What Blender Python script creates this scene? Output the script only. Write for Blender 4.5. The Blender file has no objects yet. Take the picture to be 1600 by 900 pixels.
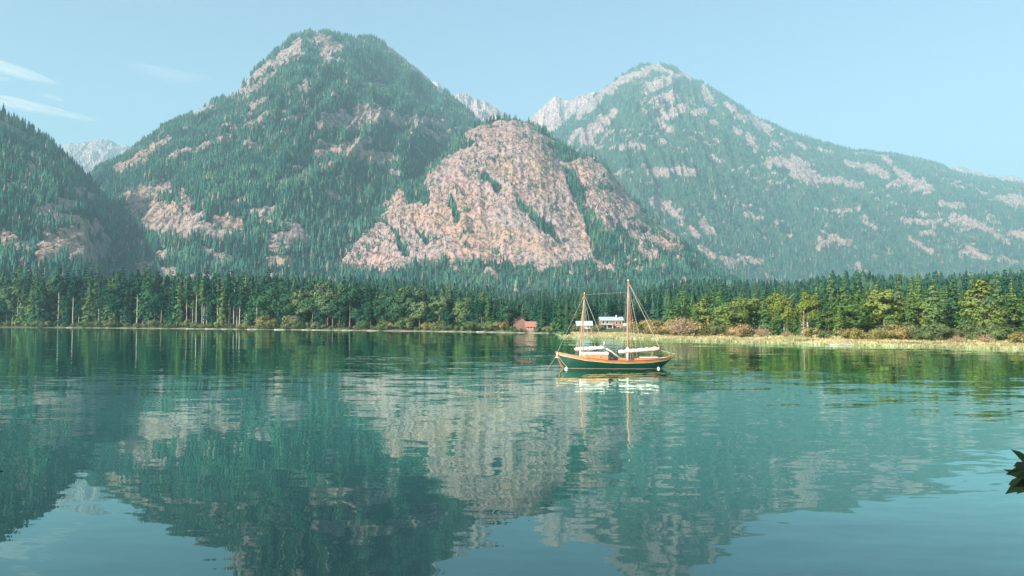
import bpy, math, random
import numpy as np

# ------------------------------------------------------------------ camera, sky, sun, exposure
random.seed(7)
RNG = np.random.default_rng(11)
SC = bpy.context.scene
COL = SC.collection
CAM_H, FOC, TANP = 5.2, 1180.0, 0.0432          # camera height (m), focal length and pitch
PITCH = math.atan(TANP)
SP, CP = math.sin(PITCH), math.cos(PITCH)
cam_data = bpy.data.cameras.new('camera')
cam_data.sensor_width = 36.0
cam_data.lens = FOC / 1600 * 36
cam_data.clip_start, cam_data.clip_end = 0.1, 90000
cam = bpy.data.objects.new('camera', cam_data); COL.objects.link(cam)
cam.location = (0, 0, CAM_H)
cam.rotation_euler = (math.pi / 2 + PITCH, 0, 0)
SC.camera = cam

SUN = np.array([-0.64, -0.60, 0.50]); SUN = SUN / np.linalg.norm(SUN)
world = bpy.data.worlds.new('World'); SC.world = world; world.use_nodes = True
wn = world.node_tree.nodes; wl = world.node_tree.links
sky = wn.new('ShaderNodeTexSky'); sky.sky_type = 'NISHITA'; sky.sun_disc = False
sky.sun_elevation = math.asin(SUN[2]); sky.sun_rotation = math.atan2(SUN[0], SUN[1]) % (2 * math.pi)
sky.altitude = 300; sky.air_density = 1.0; sky.dust_density = 2.2; sky.ozone_density = 0.8
wl.new(sky.outputs[0], wn['Background'].inputs[0])
wn['Background'].inputs[1].default_value = 0.104
sun_data = bpy.data.lights.new('sun', 'SUN'); sun_data.energy = 5.0; sun_data.angle = math.radians(0.5)
sun_data.color = (1.0, 0.95, 0.88)
sun = bpy.data.objects.new('sun', sun_data); COL.objects.link(sun)
sun.rotation_euler = (math.acos(SUN[2]), 0, math.atan2(SUN[1], SUN[0]) + math.pi / 2)
SC.view_settings.view_transform = 'Standard'; SC.view_settings.look = 'None'
SC.view_settings.exposure = 1.10; SC.view_settings.gamma = 1.0
SC.view_settings.use_curve_mapping = False
SC.render.engine = 'CYCLES'
SC.cycles.max_bounces = 6; SC.cycles.diffuse_bounces = 2; SC.cycles.glossy_bounces = 3
SC.cycles.transmission_bounces = 2; SC.cycles.transparent_max_bounces = 6; SC.cycles.volume_bounces = 0
SC.cycles.use_denoising = True
HAZE_D = 0.000108; HAZE_COL = (0.49, 0.86, 0.97, 1)

# ------------------------------------------------------------------ helpers
def ray(px, py):
    """direction in the world of a photo pixel (1600x900), scaled so that y = 1"""
    px = np.asarray(px, float); py = np.asarray(py, float)
    dx = px - 800; u = 450 - py
    X = dx; Y = FOC * CP - u * SP; Z = FOC * SP + u * CP
    return X / Y, Z / Y
def at(px, py, Y):
    rx, rz = ray(px, py); return np.array([rx * Y, Y, CAM_H + rz * Y])
def onwater(px, py):
    rx, rz = ray(px, py); Y = -CAM_H / rz; return float(rx * Y), float(Y)
def project(P):
    x, y, z = P[..., 0], P[..., 1], P[..., 2] - CAM_H
    d = y * CP + z * SP
    return 800 + FOC * x / d, 450 - FOC * (-y * SP + z * CP) / d

_perm = {}
def noise(x, y, seed=0):
    if seed not in _perm:
        r = np.random.default_rng(seed + 100); p = r.permutation(256); a = r.random(256) * 2 * np.pi
        _perm[seed] = (np.concatenate([p, p]), np.cos(a), np.sin(a))
    p, gx, gy = _perm[seed]
    xi = np.floor(x).astype(np.int64); yi = np.floor(y).astype(np.int64)
    xf = x - xi; yf = y - yi
    u = xf ** 3 * (xf * (xf * 6 - 15) + 10); v = yf ** 3 * (yf * (yf * 6 - 15) + 10)
    def g(i, j):
        h = p[(p[(xi + i) & 255] + yi + j) & 255]
        return gx[h] * (xf - i) + gy[h] * (yf - j)
    a = g(0, 0) * (1 - u) + g(1, 0) * u; b = g(0, 1) * (1 - u) + g(1, 1) * u
    return (a * (1 - v) + b * v) * 1.41
def fbm(x, y, o=4, seed=0, ridged=False, gain=0.5):
    s = 0; a = 1; t = 0
    for k in range(o):
        n = noise(x * 2 ** k + 17 * k, y * 2 ** k - 9 * k, seed + k)
        s = s + a * (1 - 2 * np.abs(n) if ridged else n); t += a; a *= gain
    return s / t
def sstep(a, b, x):
    t = np.clip((x - a) / (b - a), 0, 1); return t * t * (3 - 2 * t)

def mesh_np(name, V, F, mats, smooth=False, attrs=None, mi=None):
    """V (n,3), F (m,k) -> mesh"""
    me = bpy.data.meshes.new(name)
    V = np.ascontiguousarray(V, np.float32); F = np.ascontiguousarray(F, np.int32)
    m, k = F.shape
    me.vertices.add(len(V)); me.vertices.foreach_set('co', V.ravel())
    me.loops.add(m * k); me.loops.foreach_set('vertex_index', F.ravel())
    me.polygons.add(m); me.polygons.foreach_set('loop_start', np.arange(0, m * k, k, dtype=np.int32))
    me.polygons.foreach_set('loop_total', np.full(m, k, np.int32))
    me.polygons.foreach_set('use_smooth', np.full(m, smooth))
    for mt in (mats if isinstance(mats, (list, tuple)) else [mats]): me.materials.append(mt)
    if mi is not None: me.polygons.foreach_set('material_index', np.ascontiguousarray(mi, np.int32))
    for n_, arr in (attrs or {}).items():
        a = me.attributes.new(n_, 'FLOAT', 'POINT'); a.data.foreach_set('value', np.ascontiguousarray(arr, np.float32).ravel())
    me.update(calc_edges=True)
    return me
def link(name, me, parent=None):
    o = bpy.data.objects.new(name, me); COL.objects.link(o)
    if parent: o.parent = parent
    return o
def tag(o, label=None, cat=None, group=None, kind=None):
    if label: o['label'] = label
    if cat: o['category'] = cat
    if group: o['group'] = group
    if kind: o['kind'] = kind
    return o
def empty(name, loc, rz=0, scale=(1, 1, 1)):
    o = bpy.data.objects.new(name, None); COL.objects.link(o)
    o.location = loc; o.rotation_euler = (0, 0, rz); o.scale = scale; o.empty_display_size = 0.3
    return o

class MB:
    """collects simple solids and builds them as one mesh"""
    def __init__(s): s.v = []; s.f = []
    def add(s, vs, fs):
        b = len(s.v); s.v += [tuple(map(float, v)) for v in vs]; s.f += [tuple(b + i for i in f) for f in fs]; return s
    def box(s, x0, x1, y0, y1, z0, z1):
        return s.add([(x, y, z) for z in (z0, z1) for y in (y0, y1) for x in (x0, x1)],
                     [(0, 2, 3, 1), (4, 5, 7, 6), (0, 1, 5, 4), (2, 6, 7, 3), (0, 4, 6, 2), (1, 3, 7, 5)])
    def tube(s, pts, rs, n=8, flat=1.0):
        pts = [np.array(p, float) for p in pts]
        if not hasattr(rs, '__len__'): rs = [rs] * len(pts)
        vs = []; fs = []
        for i, p in enumerate(pts):
            d = pts[min(i + 1, len(pts) - 1)] - pts[max(i - 1, 0)]; d /= np.linalg.norm(d) + 1e-9
            a = np.cross(d, (0, 0, 1) if abs(d[2]) < 0.9 else (1, 0, 0)); a /= np.linalg.norm(a); b = np.cross(a, d)
            for k in range(n):
                t = 2 * math.pi * k / n; vs.append(p + rs[i] * (a * math.cos(t) + b * math.sin(t) * flat))
        for i in range(len(pts) - 1):
            for k in range(n): fs.append((i * n + k, i * n + (k + 1) % n, (i + 1) * n + (k + 1) % n, (i + 1) * n + k))
        fs.append(tuple(range(n))[::-1]); fs.append(tuple((len(pts) - 1) * n + k for k in range(n)))
        return s.add(vs, fs)
    def prism(s, poly, axis, a, b):
        """poly in the other two coordinates, extruded along axis from a to b"""
        def P(u, w, t): return (t, u, w) if axis == 'x' else ((u, t, w) if axis == 'y' else (u, w, t))
        n = len(poly)
        return s.add([P(u, w, a) for u, w in poly] + [P(u, w, b) for u, w in poly],
                     [tuple(range(n)), tuple(range(2 * n - 1, n - 1, -1))] + [(k, k + n, (k + 1) % n + n, (k + 1) % n) for k in range(n)])
    def build(s, name, mat, parent=None, smooth=False, bevel=0, fix=True):
        me = bpy.data.meshes.new(name); me.from_pydata(s.v, [], s.f); me.materials.append(mat)
        if fix:
            import bmesh
            bm = bmesh.new(); bm.from_mesh(me); bmesh.ops.recalc_face_normals(bm, faces=bm.faces)
            bm.to_mesh(me); bm.free()
        if smooth: me.polygons.foreach_set('use_smooth', [True] * len(me.polygons))
        o = link(name, me, parent)
        if bevel:
            m = o.modifiers.new('bevel', 'BEVEL'); m.width = bevel; m.segments = 2
        return o

# ------------------------------------------------------------------ materials
def mat_new(name):
    m = bpy.data.materials.new(name); m.use_nodes = True
    nt = m.node_tree; b = nt.nodes['Principled BSDF']; return m, nt, b
def N(nt, t, **kw):
    n = nt.nodes.new(t)
    for k, v in kw.items():
        if k in n.inputs: n.inputs[k].default_value = v
        else: setattr(n, k, v)
    return n
def mixc(nt, fac, a, b, mode='MIX'):
    n = nt.nodes.new('ShaderNodeMix'); n.data_type = 'RGBA'; n.blend_type = mode
    for sock, v in ((n.inputs['Factor'], fac), (n.inputs['A'], a), (n.inputs['B'], b)):
        if hasattr(v, 'is_output'): nt.links.new(v, sock)
        elif isinstance(v, (int, float)): sock.default_value = v
        else: sock.default_value = (*v, 1) if len(v) == 3 else v
    return n.outputs['Result']
mixc_real = mixc
def rampf(nt, src, a, b, lo=0.0, hi=1.0):
    n = N(nt, 'ShaderNodeMapRange'); n.inputs['From Min'].default_value = a; n.inputs['From Max'].default_value = b
    n.inputs['To Min'].default_value = lo; n.inputs['To Max'].default_value = hi
    nt.links.new(src, n.inputs['Value']); return n.outputs[0]
def pos(nt, scale=(1, 1, 1), obj=False):
    if obj: g = N(nt, 'ShaderNodeTexCoord').outputs['Object']
    else: g = N(nt, 'ShaderNodeNewGeometry').outputs['Position']
    m = N(nt, 'ShaderNodeMapping'); m.inputs['Scale'].default_value = scale
    nt.links.new(g, m.inputs['Vector']); return m.outputs[0]
def tex(nt, vec, scale, detail=4, rough=0.55, out='Fac'):
    n = N(nt, 'ShaderNodeTexNoise'); n.inputs['Scale'].default_value = scale; n.inputs['Detail'].default_value = detail
    n.inputs['Roughness'].default_value = rough; nt.links.new(vec, n.inputs['Vector']); return n.outputs[out]
def bump(nt, b, h, strength, dist):
    n = N(nt, 'ShaderNodeBump'); n.inputs['Strength'].default_value = strength; n.inputs['Distance'].default_value = dist
    nt.links.new(h, n.inputs['Height']); nt.links.new(n.outputs[0], b.inputs['Normal'])
def simple(name, col, rough=0.6, var=0.15, scale=3.0, metal=0, stretch=(1, 1, 1), bmp=0.0):
    m, nt, b = mat_new(name)
    f = tex(nt, pos(nt, stretch, obj=True), scale, 5)
    dark = tuple(c * (1 - var) for c in col); light = tuple(min(1, c * (1 + var)) for c in col)
    nt.links.new(mixc(nt, rampf(nt, f, 0.3, 0.7), dark, light), b.inputs['Base Color'])
    b.inputs['Roughness'].default_value = rough; b.inputs['Metallic'].default_value = metal
    if bmp: bump(nt, b, f, 0.6, bmp)
    return m
def leafy(name, stops, transl=0.25, attr=False, obj_noise=1.2):
    """foliage: colour differs from tree to tree and from clump to clump"""
    m, nt, b = mat_new(name)
    if attr: r = N(nt, 'ShaderNodeAttribute', attribute_name='tint').outputs['Fac']
    else: r = N(nt, 'ShaderNodeObjectInfo').outputs['Random']
    cr = N(nt, 'ShaderNodeValToRGB'); cr.color_ramp.elements.remove(cr.color_ramp.elements[0])
    for i, (p, c) in enumerate(stops):
        e = cr.color_ramp.elements[0] if i == 0 else cr.color_ramp.elements.new(p)
        e.position = p; e.color = (*c, 1)
    nt.links.new(r, cr.inputs[0])
    f = tex(nt, pos(nt), obj_noise, 3)
    hs = N(nt, 'ShaderNodeHueSaturation'); nt.links.new(cr.outputs[0], hs.inputs['Color'])
    nt.links.new(rampf(nt, f, 0.3, 0.7, 0.62, 1.45), hs.inputs['Value'])
    d = N(nt, 'ShaderNodeBsdfDiffuse'); t = N(nt, 'ShaderNodeBsdfTranslucent')
    nt.links.new(hs.outputs[0], d.inputs[0]); nt.links.new(hs.outputs[0], t.inputs[0])
    ms = N(nt, 'ShaderNodeMixShader'); ms.inputs[0].default_value = transl
    nt.links.new(d.outputs[0], ms.inputs[1]); nt.links.new(t.outputs[0], ms.inputs[2])
    nt.links.new(ms.outputs[0], nt.nodes['Material Output'].inputs['Surface'])
    return m

GREENS = [(0.0, (0.009, 0.036, 0.027)), (0.3, (0.015, 0.052, 0.034)), (0.55, (0.028, 0.070, 0.040)),
          (0.8, (0.040, 0.085, 0.060)), (1.0, (0.080, 0.115, 0.050))]
M = {}
M['far_forest'] = leafy('far_forest', [(0.0, (0.011, 0.054, 0.046)), (0.45, (0.036, 0.118, 0.084)), (0.9, (0.085, 0.170, 0.090)),
                                       (0.95, (0.20, 0.17, 0.13)), (1.0, (0.24, 0.20, 0.17))], 0.1, attr=True, obj_noise=0.02)
M['mid_forest'] = leafy('mid_forest', GREENS, 0.2, attr=True, obj_noise=0.3)
M['conifer_crown'] = leafy('conifer_crown', [(0.0, (0.006, 0.032, 0.024)), (0.4, (0.014, 0.054, 0.034)), (0.7, (0.032, 0.085, 0.040)), (1.0, (0.085, 0.135, 0.045))], 0.06)
M['spruce_bright'] = leafy('spruce_bright', [(0.0, (0.028, 0.080, 0.036)), (0.5, (0.065, 0.135, 0.040)), (1.0, (0.12, 0.175, 0.040))], 0.18)
M['broad_crown'] = leafy('broad_crown', [(0.0, (0.012, 0.050, 0.032)), (0.5, (0.036, 0.090, 0.048)), (1.0, (0.13, 0.175, 0.075))], 0.18)
M['yellow_crown'] = leafy('yellow_crown', [(0.0, (0.12, 0.17, 0.035)), (1.0, (0.18, 0.21, 0.045))], 0.35)
M['bush_green'] = leafy('bush_green', [(0.0, (0.06, 0.11, 0.04)), (0.5, (0.12, 0.15, 0.06)), (1.0, (0.17, 0.18, 0.09))], 0.3)
M['bush_gold'] = leafy('bush_gold', [(0.0, (0.24, 0.20, 0.075)), (0.5, (0.20, 0.19, 0.06)), (1.0, (0.30, 0.21, 0.11))], 0.3)
M['willow_brown'] = leafy('willow_brown', [(0.0, (0.26, 0.19, 0.12)), (1.0, (0.33, 0.24, 0.16))], 0.2)
M['olive_crown'] = leafy('olive_crown', [(0.0, (0.06, 0.12, 0.035)), (0.5, (0.11, 0.165, 0.045)), (1.0, (0.17, 0.21, 0.06))], 0.3)
M['dead_crown'] = leafy('dead_crown', [(0.0, (0.34, 0.25, 0.17)), (1.0, (0.34, 0.25, 0.17))], 0.1)
M['bark'] = simple('bark', (0.13, 0.095, 0.075), 0.9, 0.4, 6, stretch=(1, 1, 0.2))
M['pale_bark'] = simple('pale_bark', (0.36, 0.31, 0.25), 0.9, 0.3, 5, stretch=(1, 1, 0.2))
M['grass'] = leafy('grass', [(0.0, (0.16, 0.19, 0.06)), (0.4, (0.34, 0.31, 0.14)), (1.0, (0.50, 0.43, 0.27))], 0.35, attr=True, obj_noise=0.15)

def terrain_mat(name, crown_dark=(0.030, 0.062, 0.036), rough_tone=1.0, pink=1.0, scale=1.0):
    """ground of the mountains: forest floor, and bare rock where the rock attribute says so"""
    m, nt, b = mat_new(name)
    rk = N(nt, 'ShaderNodeAttribute', attribute_name='rock').outputs['Fac']
    och = N(nt, 'ShaderNodeAttribute', attribute_name='ochre').outputs['Fac']
    P = pos(nt)
    f1 = tex(nt, P, 0.004 * scale, 6, 0.6); f2 = tex(nt, P, 0.03 * scale, 6, 0.7); f3 = tex(nt, pos(nt, (1, 1, 0.6)), 0.055 * scale, 6, 0.8)
    mj = N(nt, 'ShaderNodeMapping'); mj.inputs['Rotation'].default_value = (0, math.radians(28), 0); mj.inputs['Scale'].default_value = (1, .4, .16)
    nt.links.new(P, mj.inputs['Vector']); fj = tex(nt, mj.outputs[0], 0.05 * scale, 4, 0.7)
    grey = tuple(c * rough_tone for c in (0.37, 0.29, 0.27)); pk = tuple(c * rough_tone for c in (0.49, 0.285, 0.235))
    oc = tuple(c * rough_tone for c in (0.47, 0.295, 0.195))
    c = mixc(nt, rampf(nt, f1, 0.38, 0.62), grey, tuple(g * (1 - pink) + p * pink for g, p in zip(grey, pk)))
    n1 = N(nt, 'ShaderNodeMath', operation='MULTIPLY'); nt.links.new(och, n1.inputs[0]); nt.links.new(rampf(nt, f2, 0.3, 0.6), n1.inputs[1])
    c = mixc(nt, n1.outputs[0], c, oc)
    c = mixc(nt, rampf(nt, f3, 0.50, 0.42), c, tuple(x * 0.33 for x in grey))     # lichen-dark joints and ledges
    c = mixc(nt, rampf(nt, f3, 0.60, 0.70), c, tuple(min(.55, x * 1.35) for x in grey))
    c = mixc(nt, rampf(nt, fj, 0.38, 0.33), c, tuple(x * 0.5 for x in grey))       # slanting joints
    wv = N(nt, 'ShaderNodeVectorMath', operation='SCALE'); wv.inputs['Scale'].default_value = 80.0 / scale
    nz = N(nt, 'ShaderNodeTexNoise'); nz.inputs['Scale'].default_value = 0.02 * scale; nz.inputs['Detail'].default_value = 4; nt.links.new(P, nz.inputs['Vector']); nt.links.new(nz.outputs['Color'], wv.inputs[0])
    av = N(nt, 'ShaderNodeVectorMath', operation='ADD'); nt.links.new(wv.outputs[0], av.inputs[0]); nt.links.new(mj.outputs[0], av.inputs[1])
    vo = N(nt, 'ShaderNodeTexVoronoi'); vo.feature = 'DISTANCE_TO_EDGE'; vo.inputs['Scale'].default_value = 0.019 * scale; nt.links.new(av.outputs[0], vo.inputs['Vector'])
    cm = N(nt, 'ShaderNodeMath', operation='MULTIPLY'); nt.links.new(rampf(nt, vo.outputs['Distance'], 0.06, 0.015), cm.inputs[0])
    nt.links.new(rampf(nt, tex(nt, P, 0.012 * scale, 3), 0.44, 0.60, 0.0, 0.9), cm.inputs[1])
    c = mixc(nt, cm.outputs[0], c, tuple(x * 0.25 for x in grey))   # cracks
    n2 = N(nt, 'ShaderNodeMath', operation='MULTIPLY'); n2.inputs[1].default_value = 0.7
    nt.links.new(rampf(nt, f2, 0.57, 0.66), n2.inputs[0])
    c = mixc(nt, n2.outputs[0], c, (0.10, 0.12, 0.06))                              # scrub on the ledges
    fl = mixc(nt, rampf(nt, f2, 0.35, 0.7), crown_dark, tuple(2.0 * x for x in crown_dark))
    c = mixc(nt, rampf(nt, rk, 0.35, 0.6), fl, c)
    nt.links.new(c, b.inputs['Base Color']); b.inputs['Roughness'].default_value = 0.95; b.inputs['Specular IOR Level'].default_value = 0.15
    bump(nt, b, f3, 1.0, 9.0 / scale)
    return m
M['mountain'] = terrain_mat('mountain', pink=0.25)
M['dome'] = terrain_mat('dome', scale=1.6, pink=0.62, rough_tone=1.0)
M['bare_peak'] = terrain_mat('bare_peak', scale=0.5, pink=0.7, rough_tone=1.3)

# ------------------------------------------------------------------ lake
m, nt, b = mat_new('lake_water')
P = pos(nt, (0.36, 1.0, 1.0))
vec_sum = None
for sc_, amp, det in ((0.20, 0.018, 1), (0.75, 0.030, 2), (2.4, 0.026, 2)):
    n = N(nt, 'ShaderNodeTexNoise'); n.inputs['Scale'].default_value = sc_; n.inputs['Detail'].default_value = det
    nt.links.new(P, n.inputs['Vector'])
    s = N(nt, 'ShaderNodeVectorMath', operation='SUBTRACT'); s.inputs[1].default_value = (0.5, 0.5, 0.5); nt.links.new(n.outputs['Color'], s.inputs[0])
    k = N(nt, 'ShaderNodeVectorMath', operation='SCALE'); k.inputs['Scale'].default_value = amp * 2; nt.links.new(s.outputs[0], k.inputs[0])
    if vec_sum is None: vec_sum = k.outputs[0]
    else:
        a = N(nt, 'ShaderNodeVectorMath', operation='ADD'); nt.links.new(vec_sum, a.inputs[0]); nt.links.new(k.outputs[0], a.inputs[1]); vec_sum = a.outputs[0]
calm = rampf(nt, tex(nt, pos(nt, (0.6, 1, 1)), 0.018, 3), 0.38, 0.62, 0.35, 1.6)   # breeze patches
k = N(nt, 'ShaderNodeVectorMath', operation='SCALE'); nt.links.new(vec_sum, k.inputs[0]); nt.links.new(calm, k.inputs['Scale'])
fl = N(nt, 'ShaderNodeVectorMath', operation='MULTIPLY'); fl.inputs[1].default_value = (0.7, 1, 0); nt.links.new(k.outputs[0], fl.inputs[0])
ad = N(nt, 'ShaderNodeVectorMath', operation='ADD'); ad.inputs[1].default_value = (0, 0, 1); nt.links.new(fl.outputs[0], ad.inputs[0])
nm = N(nt, 'ShaderNodeVectorMath', operation='NORMALIZE'); nt.links.new(ad.outputs[0], nm.inputs[0]); 
gl = N(nt, 'ShaderNodeBsdfGlossy'); gl.inputs['Roughness'].default_value = 0.015; gl.inputs['Color'].default_value = (0.70, 0.99, 0.93, 1)
df = N(nt, 'ShaderNodeBsdfDiffuse'); fr = N(nt, 'ShaderNodeFresnel'); fr.inputs['IOR'].default_value = 1.5
nt.links.new(nm.outputs[0], gl.inputs['Normal']); nt.links.new(nm.outputs[0], fr.inputs['Normal'])
sx = N(nt, 'ShaderNodeSeparateXYZ'); nt.links.new(pos(nt), sx.inputs[0])       # mountain reflection's light put into the colour: near-black close in, turquoise further out
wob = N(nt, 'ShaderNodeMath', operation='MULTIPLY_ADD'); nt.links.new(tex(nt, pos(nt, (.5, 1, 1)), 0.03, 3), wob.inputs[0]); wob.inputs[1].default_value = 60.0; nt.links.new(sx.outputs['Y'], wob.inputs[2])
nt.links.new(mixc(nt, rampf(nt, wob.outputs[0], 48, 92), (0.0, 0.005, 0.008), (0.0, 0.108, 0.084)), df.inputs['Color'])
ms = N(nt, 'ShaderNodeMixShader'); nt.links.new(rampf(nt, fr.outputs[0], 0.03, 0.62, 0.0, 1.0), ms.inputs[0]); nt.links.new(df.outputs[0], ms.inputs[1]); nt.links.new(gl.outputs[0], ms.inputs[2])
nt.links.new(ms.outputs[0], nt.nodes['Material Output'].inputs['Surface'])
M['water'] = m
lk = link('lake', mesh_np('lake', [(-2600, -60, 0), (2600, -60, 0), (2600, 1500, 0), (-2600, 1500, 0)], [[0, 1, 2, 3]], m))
tag(lk, kind='structure')

# ------------------------------------------------------------------ ground: one sheet, lake bed, shore and valley floor
SH_PX = [-900, -400, 0, 200, 400, 600, 720, 800, 868, 874, 880, 1000, 1060, 1200, 1300, 1400, 1500, 1600, 1800, 2400]
SH_PY = [509, 510, 511.5, 513, 515, 517, 518.5, 520, 521, 524, 527.5, 529.5, 532, 535.5, 538.5, 541, 543, 546, 552, 562]
SH_R = np.array([onwater(a, b_)[0] / onwater(a, b_)[1] for a, b_ in zip(SH_PX, SH_PY)])
SH_Y = np.array([onwater(a, b_)[1] for a, b_ in zip(SH_PX, SH_PY)])
def shoreY(r): return np.interp(r, SH_R, SH_Y) * (1 + 0.010 * noise(np.asarray(r) * 60.0, np.asarray(r) * 0 + 3.3, 5))
def groundz(x, y):
    x = np.asarray(x, float); y = np.asarray(y, float); r = x / np.maximum(y, 1)
    d = y - shoreY(r)
    w = sstep(-0.02, 0.10, r)                              # to the right: a low meadow spit
    zl = 0.9 * sstep(0, 8, d) + 0.030 * np.maximum(d - 6, 0) + 0.02 * np.maximum(d - 100, 0)
    zr = 0.45 * sstep(0, 5, d) + 0.35 * sstep(10, 50, d) + 0.030 * np.maximum(d - 60, 0) + 0.02 * np.maximum(d - 160, 0)
    z = np.where(d > 0, zl * (1 - w) + zr * w, np.maximum(-6, 0.12 * d))
    bumps = 0.12 * noise(x * 0.15, y * 0.15, 8) * sstep(2, 10, d) + 4 * noise(x * 0.006, y * 0.006, 9) * sstep(150, 500, d)
    return np.minimum(z + bumps, 95 + bumps)
nr = 620
rr = np.linspace(-1.5, 1.35, nr)
tt = np.concatenate([[-250, -120, -60, -25, -10, -4, -1.5], np.linspace(0, 12, 19), np.geomspace(14, 160, 32), np.geomspace(175, 16000, 44)])
R_, T_ = np.meshgrid(rr, tt)
Yg = np.maximum(shoreY(R_) + T_, 3.0 + 0.01 * (T_ + 250)); Xg = R_ * Yg
Vg = np.stack([Xg, Yg, groundz(Xg, Yg)], -1).reshape(-1, 3)
def gridF(nu, nv):
    i = np.arange(nv - 1)[:, None] * nu + np.arange(nu - 1)[None]
    return np.stack([i, i + 1, i + nu + 1, i + nu], -1).reshape(-1, 4)
m, nt, b = mat_new('ground')
f = tex(nt, pos(nt, (1, 1, 1)), 0.25, 5, 0.7); mead = N(nt, 'ShaderNodeAttribute', attribute_name='meadow').outputs['Fac']
sand = N(nt, 'ShaderNodeAttribute', attribute_name='sand').outputs['Fac']
c1 = mixc(nt, rampf(nt, f, 0.35, 0.65), (0.055, 0.075, 0.032), (0.11, 0.11, 0.06))
c2 = mixc(nt, rampf(nt, f, 0.35, 0.65), (0.30, 0.28, 0.13), (0.46, 0.40, 0.26))
c = mixc(nt, mead, c1, c2)
c = mixc(nt, sand, c, mixc(nt, rampf(nt, f, 0.3, 0.7), (0.17, 0.15, 0.11), (0.40, 0.36, 0.29)))
nt.links.new(c, b.inputs['Base Color']); b.inputs['Roughness'].default_value = 0.95; b.inputs['Specular IOR Level'].default_value = 0.1
bump(nt, b, tex(nt, pos(nt), 2.0, 4), 0.5, 0.12)
M['ground'] = m
meadow = (sstep(0.055, 0.075, R_) * (1 - sstep(34, 70, T_)) + 0.7 * (sstep(0.055, 0.075, R_)) * (1 - sstep(70, 110, T_)) * 0)
sandA = (1 - sstep(1.0, 3.5, T_ + 2.5 * noise(R_ * 130, T_ * 0.0 + 1, 12))) * np.where(R_ < 0.05, (0.15 + 0.85 * sstep(-0.60, -0.50, R_)), 0.35 + 0.55 * sstep(0.45, 0.6, R_))
g = link('ground', mesh_np('ground', Vg, gridF(nr, len(tt)), m, True, {'meadow': meadow, 'sand': sandA}))
tag(g, kind='structure')

# ------------------------------------------------------------------ mountains
def caps(px, py, strokes, seed, jit=0.5, fr=0.085):
    """union of soft-edged strokes (x0,y0,x1,y1,w) with ragged borders"""
    n = fbm(px * fr, py * fr * 1.2, 4, seed, gain=0.6)
    out = np.zeros_like(px)
    for x0, y0, x1, y1, w in strokes:
        dx, dy = x1 - x0, y1 - y0; L = dx * dx + dy * dy + 1e-6
        t = np.clip(((px - x0) * dx + (py - y0) * dy) / L, 0, 1)
        d = np.hypot(px - x0 - t * dx, py - y0 - t * dy)
        out = np.maximum(out, sstep(1.45, 0.55, d / w + n * jit * 3.0))
    return out
def poly_sdf(px, py, poly):
    d = np.full(px.shape, 1e9); ins = np.zeros(px.shape, bool)
    for i in range(len(poly)):
        (x0, y0), (x1, y1) = poly[i], poly[(i + 1) % len(poly)]
        dx, dy = x1 - x0, y1 - y0
        t = np.clip(((px - x0) * dx + (py - y0) * dy) / (dx * dx + dy * dy), 0, 1)
        d = np.minimum(d, np.hypot(px - x0 - t * dx, py - y0 - t * dy))
        cond = ((y0 > py) != (y1 > py)) & (px < (x1 - x0) * (py - y0) / (y1 - y0 + 1e-9) + x0)
        ins ^= cond
    return np.where(ins, -d, d)

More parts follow.
